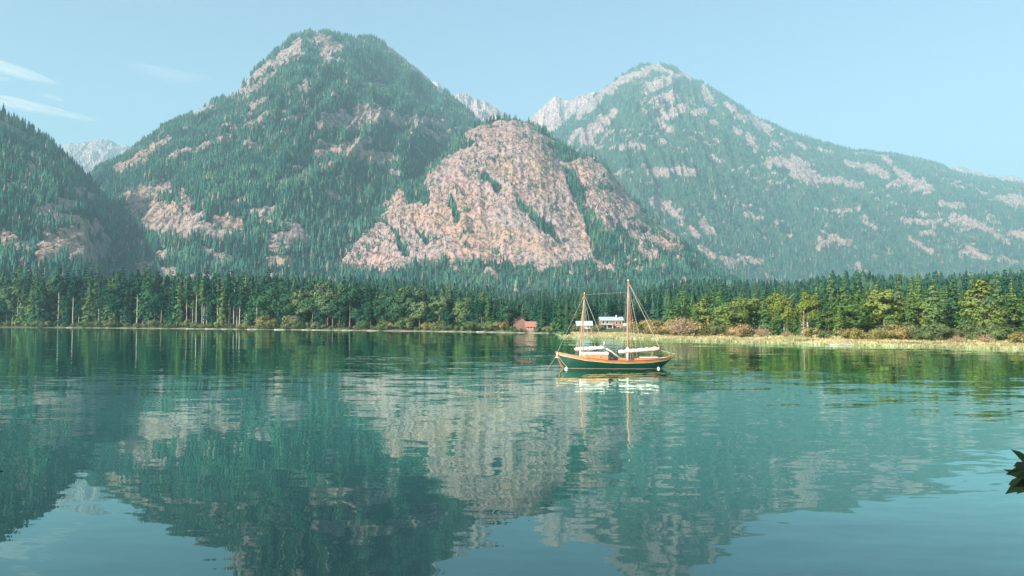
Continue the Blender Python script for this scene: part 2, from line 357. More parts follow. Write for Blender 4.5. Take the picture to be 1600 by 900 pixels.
FAR = []      # sampled far trees: x, y, z, height, tint
def mountain(name, sil, base, zb, mat, nu, nv, rockfn, amp=1.0, prof=1.0, rug=0.0, rib=1.0, seed=0, crest_n=3.0,
             trees=0, th=(18, 30), back=0.5, tree_floor=0.0, sprinkle=0.05, outc=0.31, dead=0.06):
    """sil: (px, py, Ycrest) ridge line; base: [(px, Ybase)]; the face runs from base up to the ridge, and down behind it"""
    S = np.array(sil, float); B = np.array(base, float)
    px = np.linspace(S[0, 0], S[-1, 0], nu)
    py = np.interp(px, S[:, 0], S[:, 1]) + crest_n * fbm(px * 0.035, px * 0 + 1.7, 5, seed + 3, gain=0.6)
    Yc = np.interp(px, S[:, 0], S[:, 2]); Yb = np.interp(px, B[:, 0], B[:, 1])
    rx, rz = ray(px, py)
    zc = CAM_H + rz * Yc
    tv = np.concatenate([np.linspace(0, 1, nv), 1 + np.linspace(0, 1, nv // 4 + 2)[1:] * back])
    T, RX = np.meshgrid(tv, rx, indexing='ij')
    YC, YB, ZC = np.broadcast_to(Yc, T.shape), np.broadcast_to(Yb, T.shape), np.broadcast_to(zc, T.shape)
    Y = YB + (YC - YB) * T
    h = np.where(T <= 1, np.abs(T) ** prof, 1 - (T - 1) * 0.9)
    Z = zb + (ZC - zb) * h
    X = RX * Y
    env = np.where(T <= 1, np.sin(np.pi * np.clip(T, 0, 1)) ** 0.7, 0.6 * np.clip((T - 1) / 0.1, 0, 1))
    H = (ZC - zb)
    Z = Z + env * amp * H * (0.050 * fbm(X / 900, Y / 900 + Z / 1400, 5, seed, ridged=True) - 0.02)
    Z = Z + env * amp * rib * H * 0.040 * fbm(X / 170, Y / 900, 4, seed + 11, ridged=True)
    P = np.stack([X, Y, Z], -1)
    qx, qy = project(P)
    rock, ochre = rockfn(qx, qy, X, Y, Z, T)
    sc_n = fbm(X / 75, Y / 220 + Z / 60, 4, seed + 31, gain=0.6) + 0.55 * fbm(X / 420, Z / 260, 2, seed + 41) - outc * 1.0
    rock = np.maximum(rock, sstep(-0.03, 0.07, sc_n))
    if rug:
        Z = Z + env * rug * 1.25 * (fbm(X / 70, Y / 200 + Z / 45, 5, seed + 21, ridged=True, gain=0.62)) * (0.25 + 0.75 * rock)
        Z = Z + env * rug * 0.7 * rock * fbm((X + 0.35 * (Z - zb) + 30 * noise(X / 120, Z / 90, 13)) / 40, Y / 500 + Z / 400, 3, seed + 51, ridged=True)
    P = np.stack([X, Y, Z], -1)
    o = link(name, mesh_np(name, P.reshape(-1, 3), gridF(nu, len(tv)), mat, False, {'rock': rock, 'ochre': ochre}))
    tag(o, kind='structure')
    if trees:
        r = np.random.default_rng(seed + 77)
        n = trees
        iu = r.random(n) * (nu - 1); it = r.random(n) * (nv * 1.04 - 1)
        i0 = iu.astype(int); j0 = it.astype(int); fu = iu - i0; fv = it - j0
        def samp(A): return (A[j0, i0] * (1 - fu) * (1 - fv) + A[j0, i0 + 1] * fu * (1 - fv) + A[j0 + 1, i0] * (1 - fu) * fv + A[j0 + 1, i0 + 1] * fu * fv)
        x, y, z, rk = samp(X), samp(Y), samp(Z), samp(rock)
        dens = 0.62 + 0.9 * fbm(x / 260, y / 260 + z / 400, 3, seed + 5)
        keep = r.random(n) < np.clip((1 - sstep(0.2, 0.62, rk)) * np.clip(dens + 0.25, 0.12, 1) + sprinkle * (rk > 0.4) * (0.2 + 3 * sstep(.1, .4, fbm(x / 60, z / 40, 3, seed + 8))), 0, 1)
        x, y, z = x[keep], y[keep], z[keep]; k = len(x)
        hh = th[0] * .75 + (th[1] * 1.08 - th[0] * .75) * r.random(k) ** 1.5
        hh *= 1 + 0.25 * noise(x / 90, y / 90, 4)
        hh *= 1 - 0.45 * sstep(.35, .6, rk[keep])
        tint = np.clip(0.38 + 0.16 * r.standard_normal(k) + 0.40 * noise(x / 130, y / 130 + z / 130, 6) + 0.3 * noise(x / 45, z / 40, 7), 0, 0.88)
        tint = np.where(r.random(k) < dead, 0.97, tint)
        FAR.append(np.stack([x, y, z - 0.5, hh, tint], 1))
    return o

def z0(a): return np.zeros_like(a)
# near ridge on the left
def rk1(qx, qy, X, Y, Z, T):
    s = [(70, 402, 130, 368, 17), (105, 395, 150, 400, 16), (0, 378, 35, 392, 15), (60, 338, 110, 328, 10), (120, 302, 145, 312, 7), (48, 262, 52, 280, 6), (30, 258, 44, 256, 4), (90, 345, 120, 350, 8), (-60, 300, -30, 330, 18), (150, 355, 170, 385, 6)]
    return caps(qx, qy, s, 31), caps(qx, qy, [(70, 402, 130, 368, 22), (0, 378, 35, 392, 20), (40, 250, 60, 290, 20)], 32)
mountain('near_ridge', [(-420, -30, 1750), (-250, 60, 1750), (-120, 125, 1800), (0, 172, 1850), (25, 190, 1860), (50, 210, 1860), (75, 221, 1870), (100, 243, 1880), (125, 271, 1890),
                        (150, 294, 1900), (170, 320, 1900), (190, 346, 1880), (208, 372, 1850), (222, 400, 1830), (236, 430, 1810), (250, 470, 1800)],
         [(-420, 1050), (0, 1050), (135, 1080), (165, 1400), (190, 1560), (222, 1680), (250, 1770)], 25, M['mountain'], 330, 240, rk1, seed=1, rib=1.3, rug=10, trees=22000, th=(15, 28), back=1.3)
# big forested mountain left of centre
def rk2(qx, qy, X, Y, Z, T):
    s = [(425, 104, 468, 68, 8), (495, 60, 520, 78, 13), (505, 85, 512, 95, 8), (385, 132, 420, 106, 6), (385, 155, 425, 118, 5), (450, 95, 470, 88, 7),
         (510, 194, 600, 182, 12), (560, 180, 640, 192, 10), (500, 200, 560, 204, 7), (655, 192, 690, 194, 6), (495, 244, 560, 238, 8), (560, 246, 610, 250, 9), (535, 232, 575, 225, 6),
         (340, 222, 356, 220, 5), (265, 250, 335, 228, 4.5), (185, 268, 230, 243, 9), (230, 243, 262, 222, 7), (305, 180, 330, 168, 5), (355, 150, 382, 142, 7), (200, 312, 260, 300, 13),
         (215, 330, 275, 340, 18), (235, 355, 290, 365, 16), (285, 310, 300, 340, 9), (300, 352, 345, 372, 10), (340, 345, 375, 355, 10), (355, 325, 375, 318, 5), (395, 335, 425, 330, 6),
         (420, 408, 455, 412, 8), (430, 378, 430, 390, 8), (410, 345, 420, 350, 5), (570, 135, 600, 137, 4), (610, 75, 650, 112, 4), (655, 112, 690, 145, 3), (510, 305, 525, 312, 7), (515, 285, 530, 280, 4),
         (465, 142, 485, 145, 4), (475, 130, 480, 138, 3), (515, 94, 535, 100, 4), (395, 168, 412, 160, 5), (440, 194, 475, 184, 3.5), (465, 143, 482, 140, 3), (440, 262, 470, 268, 3), (385, 228, 410, 236, 4), (500, 225, 520, 232, 3), (320, 395, 345, 405, 7)]
    return caps(qx, qy, s, 33, 0.55), 0.8 * caps(qx, qy, [(200, 312, 260, 340, 26), (500, 244, 570, 250, 10), (185, 268, 262, 222, 12), (340, 345, 375, 355, 16), (420, 408, 455, 412, 12)], 34)
mountain('forested_mountain', [(100, 330, 2700), (135, 285, 2850), (150, 266, 2900), (200, 241, 3000), (250, 203, 3100), (290, 187, 3150), (330, 163, 3250), (370, 143, 3300), (395, 113, 3400), (430, 82, 3500), (455, 62, 3550),
                               (480, 51, 3600), (510, 53, 3600), (540, 57, 3650), (560, 60, 3900), (582, 59, 4100), (600, 69, 4150), (625, 86, 4150), (650, 107, 4150), (680, 133, 4100), (700, 148, 4050), (720, 167, 4000),
                               (745, 187, 3900), (770, 207, 3850), (800, 240, 3700), (850, 300, 3500), (900, 370, 3300), (960, 450, 3000)],
         [(100, 1500), (225, 1350), (300, 1300), (450, 1400), (700, 1700), (960, 1800)], 30, M['mountain'], 640, 400, rk2, seed=2, rib=1.7, rug=12, crest_n=3, trees=92000, th=(15, 28))
# granite dome in the middle
DOME = [(488, 402), (522, 365), (560, 345), (592, 322), (622, 296), (655, 290), (676, 262), (700, 243), (728, 236), (726, 206), (752, 196), (790, 189), (822, 192), (846, 208), (866, 226), (880, 262), (892, 292), (906, 330),
        (926, 372), (940, 414), (905, 408), (880, 420), (846, 424), (800, 416), (744, 412), (690, 412), (640, 420), (600, 432), (550, 422), (505, 418)]
DOME2 = [(892, 256), (918, 246), (948, 262), (966, 288), (990, 316), (1008, 338), (1000, 352), (972, 356), (950, 366), (936, 350), (922, 330), (910, 300)]
def rk3(qx, qy, X, Y, Z, T):
    n = fbm(qx * 0.06, qy * 0.07, 4, 35, gain=0.62)
    a = sstep(5, -5, poly_sdf(qx, qy, DOME) + n * 16); b_ = sstep(4, -4, poly_sdf(qx, qy, DOME2) + n * 12)
    add = caps(qx, qy, [(985, 362, 1010, 385, 11), (1035, 362, 1055, 372, 11), (1025, 385, 1060, 395, 9), (940, 420, 960, 424, 5), (1005, 400, 1025, 405, 6), (760, 424, 775, 430, 5), (705, 422, 712, 424, 5)], 36)
    cut = caps(qx, qy, [(644, 288, 646, 306, 17), (660, 300, 665, 318, 7), (812, 322, 830, 342, 5), (830, 342, 856, 364, 6), (856, 362, 872, 380, 4), (884, 268, 900, 312, 5), (898, 300, 916, 345, 5), (916, 340, 935, 400, 7), (705, 320, 715, 348, 5),
                        (752, 278, 778, 300, 6), (728, 232, 742, 228, 6), (938, 296, 956, 300, 3), (882, 212, 880, 250, 6), (600, 350, 620, 376, 3), (622, 385, 636, 404, 5), (655, 372, 668, 385, 4), (860, 228, 872, 246, 3)], 37, 0.35)
    rock = np.clip(np.maximum(np.maximum(a, b_), add) - cut * 1.2, 0, 1)
    och = np.clip(caps(qx, qy, [(530, 372, 620, 315, 18), (700, 350, 760, 385, 30), (780, 372, 860, 396, 16), (790, 262, 800, 300, 12), (900, 360, 930, 390, 12), (905, 268, 920, 280, 10), (640, 340, 660, 350, 16), (1050, 385, 1070, 400, 20), (840, 260, 850, 300, 14)], 38, 0.8), 0, 1)
    return rock, och
mountain('granite_dome', [(400, 470, 1750), (460, 430, 1850), (505, 389, 1950), (535, 357, 2000), (560, 340, 2030), (600, 312, 2080), (625, 292, 2100), (655, 284, 2120), (676, 258, 2150), (700, 238, 2200), (722, 208, 2250), (745, 195, 2280), (770, 188, 2300),
                          (800, 185, 2300), (825, 190, 2300), (845, 200, 2300), (868, 218, 2290), (900, 238, 2270), (925, 246, 2250), (948, 259, 2230), (970, 290, 2200), (995, 315, 2180), (1012, 336, 2150), (1040, 356, 2100), (1065, 374, 2060), (1090, 402, 2000), (1130, 430, 1900), (1200, 462, 1800)],
         [(400, 1350), (520, 1400), (800, 1450), (1000, 1450), (1200, 1400)], 25, M['dome'], 760, 460, rk3, seed=3, rib=0.8, amp=0.8, rug=15, prof=0.92, crest_n=2.5, sprinkle=0.30, outc=0.30, trees=27000, th=(10, 23), back=0.8)
# right mountain
def rk4(qx, qy, X, Y, Z, T):
    s = [(975, 124, 1025, 106, 6), (1030, 106, 1055, 118, 4), (1012, 140, 1045, 125, 8), (1022, 160, 1052, 150, 8), (930, 155, 975, 125, 6), (905, 180, 935, 155, 7), (915, 218, 940, 196, 12), (940, 200, 960, 178, 6), (890, 225, 905, 205, 5),
         (1040, 180, 1068, 172, 8), (1030, 190, 1045, 205, 6), (1085, 178, 1100, 176, 6), (1100, 142, 1108, 158, 7), (1065, 115, 1085, 122, 5), (1135, 165, 1145, 172, 5), (1152, 183, 1165, 188, 6), (1175, 188, 1200, 202, 8), (1170, 215, 1180, 235, 5), (1110, 193, 1120, 195, 4),
         (1018, 272, 1042, 270, 7), (1055, 268, 1078, 272, 7), (1065, 260, 1070, 262, 4), (970, 232, 1000, 228, 4), (985, 226, 1003, 232, 4), (1090, 210, 1096, 212, 3), (1024, 318, 1040, 330, 9), (1040, 322, 1060, 345, 8), (1200, 256, 1230, 254, 8), (1245, 268, 1275, 282, 10), (1240, 248, 1262, 258, 5), (1290, 282, 1345, 292, 5), (1325, 256, 1350, 260, 5),
         (1355, 262, 1385, 275, 7), (1385, 248, 1392, 255, 5), (1400, 268, 1420, 276, 6), (1418, 282, 1450, 296, 8), (1390, 290, 1410, 285, 5), (1110, 245, 1130, 256, 3.5), (1165, 337, 1172, 336, 5), (1212, 350, 1222, 348, 3), (1278, 388, 1305, 372, 5), (1300, 375, 1328, 382, 5), (1412, 346, 1458, 350, 4.5), (1505, 346, 1530, 352, 6),
         (1530, 352, 1576, 380, 4), (1422, 375, 1458, 396, 3.5), (1500, 398, 1545, 403, 4), (1515, 390, 1525, 395, 5), (1470, 320, 1505, 324, 4), (1572, 312, 1600, 316, 9), (1590, 368, 1610, 372, 7), (1350, 348, 1370, 358, 3), (1098, 352, 1115, 368, 7), (1095, 390, 1120, 405, 5), (1160, 405, 1190, 412, 5), (1340, 412, 1346, 425, 5), (1440, 365, 1460, 368, 4), (1080, 360, 1090, 370, 5), (1320, 214, 1330, 216, 3), (1280, 232, 1300, 240, 3), (1205, 225, 1220, 232, 4), (1245, 225, 1260, 232, 3), (1130, 405, 1150, 412, 5), (1560, 405, 1590, 412, 4)]
    return caps(qx, qy, s, 39, 0.6), 0.6 * sstep(330, 380, qy)
mountain('right_mountain', [(760, 330, 5590), (800, 280, 5850), (840, 225, 6110), (858, 212, 6240), (880, 196, 6370), (905, 172, 6500), (930, 147, 6630), (950, 134, 6760), (975, 115, 6890), (1000, 102, 7020), (1030, 99, 7150), (1050, 104, 7150), (1080, 120, 7150), (1110, 137, 7150), (1150, 162, 7215), (1190, 187, 7280),
                            (1230, 205, 7410), (1260, 215, 7540), (1300, 227, 7670), (1340, 236, 7800), (1400, 240, 8060), (1450, 252, 8190), (1490, 267, 8190), (1540, 279, 8190), (1600, 288, 8190), (1750, 300, 8190), (2000, 330, 8190)],
         [(760, 2990), (1000, 3120), (1200, 3250), (1400, 3380), (1600, 3380), (2000, 3380)], 45, M['mountain'], 760, 380, rk4, seed=4, rib=1.8, rug=14, crest_n=2.5, outc=0.30, trees=125000, th=(19, 35), dead=0.10)
# far bare peaks
def bare(snow):
    def f(qx, qy, X, Y, Z, T): return np.clip(0.85 + 0.5 * fbm(qx * 0.05, qy * 0.06, 3, 50), 0, 1), z0(qx)
    return f
mountain('far_left_peaks', [(40, 240, 9000), (95, 229, 9000), (110, 224, 9000), (125, 226, 9000), (140, 220, 9000), (160, 217, 9000), (175, 220, 9000), (190, 228, 9000), (210, 231, 9000), (240, 250, 9000), (300, 300, 9000)],
         [(40, 6500), (300, 6500)], 60, M['bare_peak'], 240, 130, bare(1), seed=5, rug=90, crest_n=7, rib=2.2, back=0.3)
mountain('jagged_ridge', [(560, 190, 7300), (640, 130, 7300), (672, 132, 7300), (684, 125, 7300), (692, 139, 7300), (705, 146, 7300), (715, 150, 7300), (728, 149, 7300), (742, 157, 7300), (760, 160, 7300), (772, 167, 7300), (786, 176, 7300), (800, 192, 7300), (830, 230, 7300), (880, 300, 7300)],
         [(560, 5200), (880, 5200)], 60, M['bare_peak'], 300, 140, bare(1), seed=6, rug=80, crest_n=8, rib=2.6, back=0.3)
mountain('pale_peak', [(770, 260, 8300), (800, 222, 8300), (826, 188, 8300), (840, 172, 8300), (852, 163, 8300), (868, 150, 8300), (880, 155, 8300), (895, 156, 8300), (905, 149, 8300), (930, 143, 8300), (960, 140, 8300), (1000, 160, 8300), (1060, 230, 8300)],
         [(770, 7000), (1060, 7000)], 60, M['bare_peak'], 280, 150, bare(1), seed=7, rug=70, crest_n=5, rib=2.0, back=0.3)
mountain('far_right_peaks', [(1420, 268, 12000), (1475, 262, 12000), (1500, 260, 12000), (1520, 268, 12000), (1540, 271, 12000), (1560, 278, 12000), (1575, 275, 12000), (1590, 277, 12000), (1610, 282, 12000), (1700, 275, 12000), (1900, 310, 12000)],
         [(1420, 9400), (1900, 9400)], 60, M['bare_peak'], 240, 120, bare(1), seed=8, rug=70, crest_n=6, rib=2.0, back=0.25)

# ------------------------------------------------------------------ far forest: every conifer a small ragged tiered cone, one mass
def cone_forest(name, A, tiers, sides, label, mat, wid=(0.13, 0.2), ragged=0.35):
    n = len(A); r = np.random.default_rng(len(A))
    tz = []; tr = []; tang = []
    V = []; F = []; b_ = 0
    for k in range(tiers):
        z1 = 0.08 + 0.92 * (k / tiers); z2 = min(1.0, z1 + 0.92 / tiers * 1.7); rad = 1.0 - 0.86 * k / max(1, tiers)
        V.append((0, 0, z2))
        for s in range(sides):
            t = 2 * math.pi * (s + 0.5 * k) / sides; V.append((rad * math.cos(t), rad * math.sin(t), z1))
        F += [(b_, b_ + 1 + s, b_ + 1 + (s + 1) % sides) for s in range(sides)]; b_ += sides + 1
    V = np.array(V); F = np.array(F); nv = len(V)
    ang = r.random(n) * 6.283; ca, sa = np.cos(ang)[:, None], np.sin(ang)[:, None]
    w = A[:, 3] * (wid[0] + (wid[1] - wid[0]) * r.random(n))
    jit = 1 + ragged * (r.random((n, nv)) * 2 - 1)
    vx = V[:, 0] * w[:, None] * jit; vy = V[:, 1] * w[:, None] * jit
    vz = V[:, 2] * A[:, 3][:, None] + (r.random((n, nv)) - 0.5) * A[:, 3][:, None] * 0.07 * (V[:, 2] < 0.95)
    lean = (r.random((n, 1)) - 0.5) * 0.05
    X = A[:, 0:1] + vx * ca - vy * sa + vz * lean; Y = A[:, 1:2] + vx * sa + vy * ca; Z = A[:, 2:3] + vz
    P = np.stack([X, Y, Z], -1).reshape(-1, 3)
    FF = (F[None] + (np.arange(n) * nv)[:, None, None]).reshape(-1, 3)
    tint = np.repeat(A[:, 4], nv)
    o = link(name, mesh_np(name, P, FF, mat, False, {'tint': tint}))
    return tag(o, label, 'forest', kind='stuff')
FARA = np.concatenate(FAR)
dead = FARA[:, 4] > 0.92
cone_forest('mountain_forest', FARA, 3, 5, 'hazy conifer forest covering the mountain slopes', M['far_forest'])
print('far trees', len(FARA))
# ------------------------------------------------------------------ tree and bush prototypes (unit height), each of its own mesh data
def quads(C, Nrm, size, r, aspect=0.6):
    """leaf-clump faces: centres C, normals Nrm, sizes"""
    n = len(C); a = np.cross(Nrm, r.standard_normal((n, 3))); a /= np.linalg.norm(a, axis=1)[:, None] + 1e-9
    b_ = np.cross(Nrm, a); b_ /= np.linalg.norm(b_, axis=1)[:, None] + 1e-9
    s = size[:, None]
    j = lambda: 0.65 + 0.7 * r.random((n, 1))
    V = np.stack([C - a * s * j(), C - b_ * s * aspect * j(), C + a * s * j(), C + b_ * s * aspect * j()], 1)
    return V.reshape(-1, 3), np.arange(4 * n).reshape(n, 4)
def trunk_me(name, r0, h, mat, lean=0.0, limbs=0, seed=0, cb=0.4, reach=0.25):
    rr_ = random.Random(seed); mb = MB()
    pts = [(lean * t * t + rr_.uniform(-.004, .004), rr_.uniform(-.004, .004), t * h) for t in (0, .03, .2, .4, .6, .8, 1.0)]
    mb.tube(pts, [r0 * 1.5, r0 * 1.1, r0 * .95, r0 * .8, r0 * .6, r0 * .4, r0 * .12], 7)
    for k in range(limbs):
        z = cb + (h - cb) * rr_.random() * 0.8; a = rr_.random() * 6.28; L = reach * rr_.uniform(.5, 1)
        mb.tube([(0, 0, z), (L * .5 * math.cos(a), L * .5 * math.sin(a), z + L * .35), (L * math.cos(a), L * math.sin(a), z + L * .75)], [r0 * .4, r0 * .25, r0 * .08], 5)
    me = bpy.data.meshes.new(name); me.from_pydata(mb.v, [], mb.f); me.materials.append(mat)
    me.polygons.foreach_set('use_smooth', [True] * len(me.polygons)); return me
def conifer_me(seed, mat, cb=0.06, rmax=0.17, levels=24, power=0.85, patchy=0.25, dens=7):
    r = np.random.default_rng(seed); C = []; NN = []; S = []
    for k in range(levels):
        z = cb + (0.985 - cb) * (k + r.random() * .5) / levels; f = (z - cb) / (1 - cb)
        R = rmax * (1 - f) ** power * (0.55 + 0.45 * min(1, f * 6 + 0.45)) + 0.006
        nb = 5 + int(4 * (1 - f))
        a0 = r.random() * 6.28
        for i in range(nb):
            if r.random() < patchy * 0.6: continue
            a = a0 + 6.283 * i / nb + r.normal() * .25; L = R * r.uniform(0.6, 1.22)
            droop = r.uniform(0.1, 0.5)
            for q in range(dens):
                t = (q + r.random()) / dens
                d = L * (0.15 + 0.85 * t); off = r.normal(size=3) * 0.16 * L * np.array([1, 1, .45])
                C.append((d * math.cos(a) + off[0], d * math.sin(a) + off[1], z - droop * d * t + off[2] * .6 + 0.01))
                n_ = np.array([math.cos(a) * 0.95, math.sin(a) * 0.95, 0.6]) + r.normal(size=3) * .28; NN.append(n_ / np.linalg.norm(n_))
                S.append((0.010 + 0.13 * L) * r.uniform(.7, 1.25))
    V, F = quads(np.array(C), np.array(NN), np.array(S), r, 0.6)
    return V, F
def broad(seed, cb=0.25, rx=0.30, nl=26, per=95, size=0.020, top=1.0, flat=1.0):
    r = np.random.default_rng(seed); C = []; NN = []; S = []
    cz = (cb + top) / 2; hz = (top - cb) / 2
    for k in range(nl):
        d = r.normal(size=3); d /= np.linalg.norm(d); q = r.uniform(0.35, 0.82)
        lc = np.array([d[0] * rx * q, d[1] * rx * q, cz + d[2] * hz * q * 0.95])
        lr = r.uniform(0.26, 0.42) * rx
        m_ = int(per * r.uniform(.6, 1.2)); e = r.normal(size=(m_, 3)); e /= np.linalg.norm(e, axis=1)[:, None]
        rad = lr * r.uniform(0.55, 1.12, (m_, 1)); p = lc + e * rad * np.array([1, 1, .75 * flat])
        C.append(p); nn = e + .5 * d + r.normal(size=(m_, 3)) * .22 + np.array([0, 0, .25]); NN.append(nn / np.linalg.norm(nn, axis=1)[:, None])
        S.append(np.full(m_, size) * r.uniform(.7, 1.4, m_))
    return quads(np.concatenate(C), np.concatenate(NN), np.concatenate(S), r, 0.75)
def bushy(seed, w=0.8, nl=14, per=80, size=0.05):
    V, F = broad(seed, 0.0, w, nl, per, size, 1.0); V[:, 2] = np.where(V[:, 2] < 0.02, 0.02 + abs(V[:, 2]) * .1, V[:, 2]); return V, F
def twiggy(seed, w=0.9, n=900):
    """domed willow: thin arching shoots from one base with small leaves along them"""
    r = np.random.default_rng(seed); C = []; NN = []; S = []
    for k in range(130):
        a = r.random() * 6.283; e = r.uniform(0.15, 1.25); L = r.uniform(.8, 1.05)
        for t in np.linspace(.35, 1, 11):
            rad = w * math.sin(e) * t * L; z = (math.cos(e) ** .6 if math.cos(e) > 0 else 0) * t * L * (1 - .25 * t * math.sin(e)) + .03
            C.append((rad * math.cos(a), rad * math.sin(a), z)); n_ = r.normal(size=3); NN.append(n_ / np.linalg.norm(n_)); S.append(.035 * r.uniform(.6, 1.5))
    return quads(np.array(C), np.array(NN), np.array(S), r, 0.4)
def crown_mesh(name, VF, mat): return mesh_np(name, VF[0], VF[1], mat)

PROTO = {}
for i in range(5):
    PROTO['fir%d' % i] = (crown_mesh('crown', conifer_me(20 + i, None, cb=[.05, .10, .16, .04, .12][i], rmax=[.15, .17, .14, .20, .16][i], patchy=[.2, .3, .5, .15, .35][i], power=[.8, .9, .6, 1.0, .75][i]), M['conifer_crown']),
                          trunk_me('trunk', .011, .97, M['bark'], seed=i))
for i in range(4):
    PROTO['spruce%d' % i] = (crown_mesh('crown', conifer_me(40 + i, None, cb=.03, rmax=[.19, .17, .22, .15][i], patchy=.15, power=[.95, .85, 1.0, .8][i], levels=22), M['spruce_bright']),
                             trunk_me('trunk', .011, .97, M['bark'], seed=i))
for i in range(4):     # tall pines with a long bare pale trunk
    PROTO['pole%d' % i] = (crown_mesh('crown', conifer_me(60 + i, None, cb=[.50, .42, .58, .36][i], rmax=[.10, .11, .09, .12][i], patchy=.35, power=.45, levels=14), M['conifer_crown']),
                           trunk_me('trunk', .0085, .97, M['pale_bark'], lean=[.02, -.02, .0, .03][i], limbs=5, seed=i, cb=.3, reach=.05))
for i in range(5):
    PROTO['broad%d' % i] = (crown_mesh('crown', broad(80 + i, cb=[.12, .2, .1, .28, .15][i], rx=[.30, .26, .34, .28, .24][i], nl=[26, 24, 30, 22, 26][i]), M['broad_crown']),
                            trunk_me('trunk', .018, .7, M['bark'], limbs=7, seed=i))
for i in range(3):
    PROTO['cotton%d' % i] = (crown_mesh('crown', broad(90 + i, cb=.05, rx=[.36, .30, .32][i], nl=44, per=110, size=.019), M['yellow_crown']),
                             trunk_me('trunk', .02, .75, M['pale_bark'], limbs=9, seed=i))
for i in range(4): PROTO['bush%d' % i] = (crown_mesh('crown', bushy(100 + i, w=[.7, .9, .6, .8][i]), M['bush_green']), trunk_me('trunk', .03, .6, M['bark'], limbs=6, seed=i, cb=.1, reach=.5))
for i in range(3): PROTO['gold%d' % i] = (crown_mesh('crown', bushy(110 + i, w=[.75, .95, .65][i], size=.04, per=110), M['bush_gold']), trunk_me('trunk', .03, .6, M['bark'], limbs=6, seed=i, cb=.1, reach=.5))
for i in range(2): PROTO['willow%d' % i] = (crown_mesh('crown', twiggy(120 + i), M['willow_brown']), trunk_me('trunk', .03, .5, M['bark'], limbs=10, seed=i, cb=.1, reach=.5))
for i in range(4):
    PROTO['olive%d' % i] = (crown_mesh('crown', broad(180 + i, cb=[.08, .14, .05, .2][i], rx=[.27, .22, .32, .25][i], nl=[30, 26, 34, 24][i]), M['olive_crown']),
                            trunk_me('trunk', .018, .7, M['bark'], limbs=7, seed=i))
PROTO['snag0'] = (crown_mesh('crown', conifer_me(130, None, cb=.12, rmax=.13, patchy=.5, power=1, levels=20, dens=4), M['dead_crown']), trunk_me('trunk', .013, .98, M['pale_bark'], limbs=12, seed=3, cb=.2, reach=.12))

TREES = []
def plant(kind, px, d, h, name, cat, label, group, wide=1.0):
    """stand a tree of height h on the ground, d metres behind the shore, in the direction of photo column px"""
    r_ = float(ray(px, 505)[0]); Y = float(shoreY(r_)) + d; X = r_ * Y; z = float(groundz(X, Y)) - 0.15
    cr, tr = PROTO[kind]
    root = empty(name, (X, Y, z), random.random() * 6.28, (h * wide, h * wide, h))
    link('crown', cr, root); link('trunk', tr, root)
    tag(root, label, cat, group); TREES.append((root, px, d, kind)); return root
def top_h(px, d, ytop):
    r_ = float(ray(px, 505)[0]); Y = float(shoreY(r_)) + d; zt = CAM_H + float(ray(px, ytop)[1]) * Y
    return zt - float(groundz(r_ * Y, Y))
TOPX = [-200, 0, 60, 120, 200, 300, 400, 500, 600, 700, 760, 800, 850, 900, 1000, 1040, 1100, 1160, 1200, 1250, 1290, 1340, 1400, 1500, 1560, 1600, 1800]
TOPY = [410, 414, 418, 424, 420, 424, 424, 432, 440, 450, 455, 466, 462, 460, 460, 448, 444, 447, 446, 448, 432, 432, 436, 432, 424, 426, 420]
def topy(px): return float(np.interp(px, TOPX, TOPY))
R = random.Random(5)
def ordinal(n):
    return '%d%s' % (n, 'th' if 10 <= n % 100 <= 20 else {1: 'st', 2: 'nd', 3: 'rd'}.get(n % 10, 'th'))

FRONT = []    # (px, kind, d, h, wide)
px = -70.0
while px < 1042:
    u = R.random()
    if 868 < px < 1042: px += 8; continue
    if px < 285: kind = ('fir%d' % R.randrange(5)) if u < .55 else ('broad%d' % R.randrange(5) if u < .72 else 'pole%d' % R.randrange(4)); hf = R.uniform(.55, 1.06)
    elif px < 405: kind = 'pole%d' % R.randrange(4) if u < .68 else 'fir%d' % R.randrange(5); hf = R.uniform(.8, 1.04)
    elif px < 730: kind = 'broad%d' % R.randrange(5) if u < .70 else 'fir%d' % R.randrange(5); hf = R.uniform(.45, .98)
    else: kind = 'fir%d' % R.randrange(5) if u < .7 else 'broad%d' % R.randrange(5); hf = R.uniform(.6, 1.0)
    d = R.uniform(7, 16); yb = 514 + (6 * px / 800 if px > 0 else 0)
    h = top_h(px, d, yb - (yb - topy(px)) * hf)
    if not (798 < px < 842): FRONT.append([px, kind, d, h, 1.15 if kind.startswith('broad') else 1.0])
    px += R.uniform(6.0, 10.5) * (1.25 if kind.startswith('broad') else 1)
for px, hf in ((732, .82), (744, .6), (770, .58), (792, .5), (848, .95), (860, .85), (874, .9), (886, .7)):
    FRONT.append([px, 'fir3' if hf > .6 else 'spruce2', 9, top_h(px, 9, 520 - (520 - topy(px)) * hf), 1.25])
px = 1046.0
while px < 1668:
    u = R.random()
    d = R.uniform(42, 66) if px < 1300 else R.uniform(36, 60)
    if px < 1205: kind = 'spruce%d' % R.randrange(4) if u < .62 else ('fir%d' % R.randrange(5) if u < .8 else 'olive%d' % R.randrange(4)); hf = R.uniform(.6, 1.1)
    elif px < 1285: kind = 'spruce%d' % R.randrange(4); hf = R.uniform(.35, .6)
    elif px < 1420: kind = 'spruce%d' % R.randrange(4) if u < .42 else 'olive%d' % R.randrange(4); hf = R.uniform(.5, 1.02)
    else: kind = ('fir%d' % R.randrange(5)) if u < .35 else ('olive%d' % R.randrange(4) if u < .72 else 'spruce%d' % R.randrange(4)); hf = R.uniform(.5, 1.08)
    h = top_h(px, d, 526 - (526 - topy(px)) * hf)
    FRONT.append([px, kind, d, h, 1.4])
    px += R.uniform(9, 17)
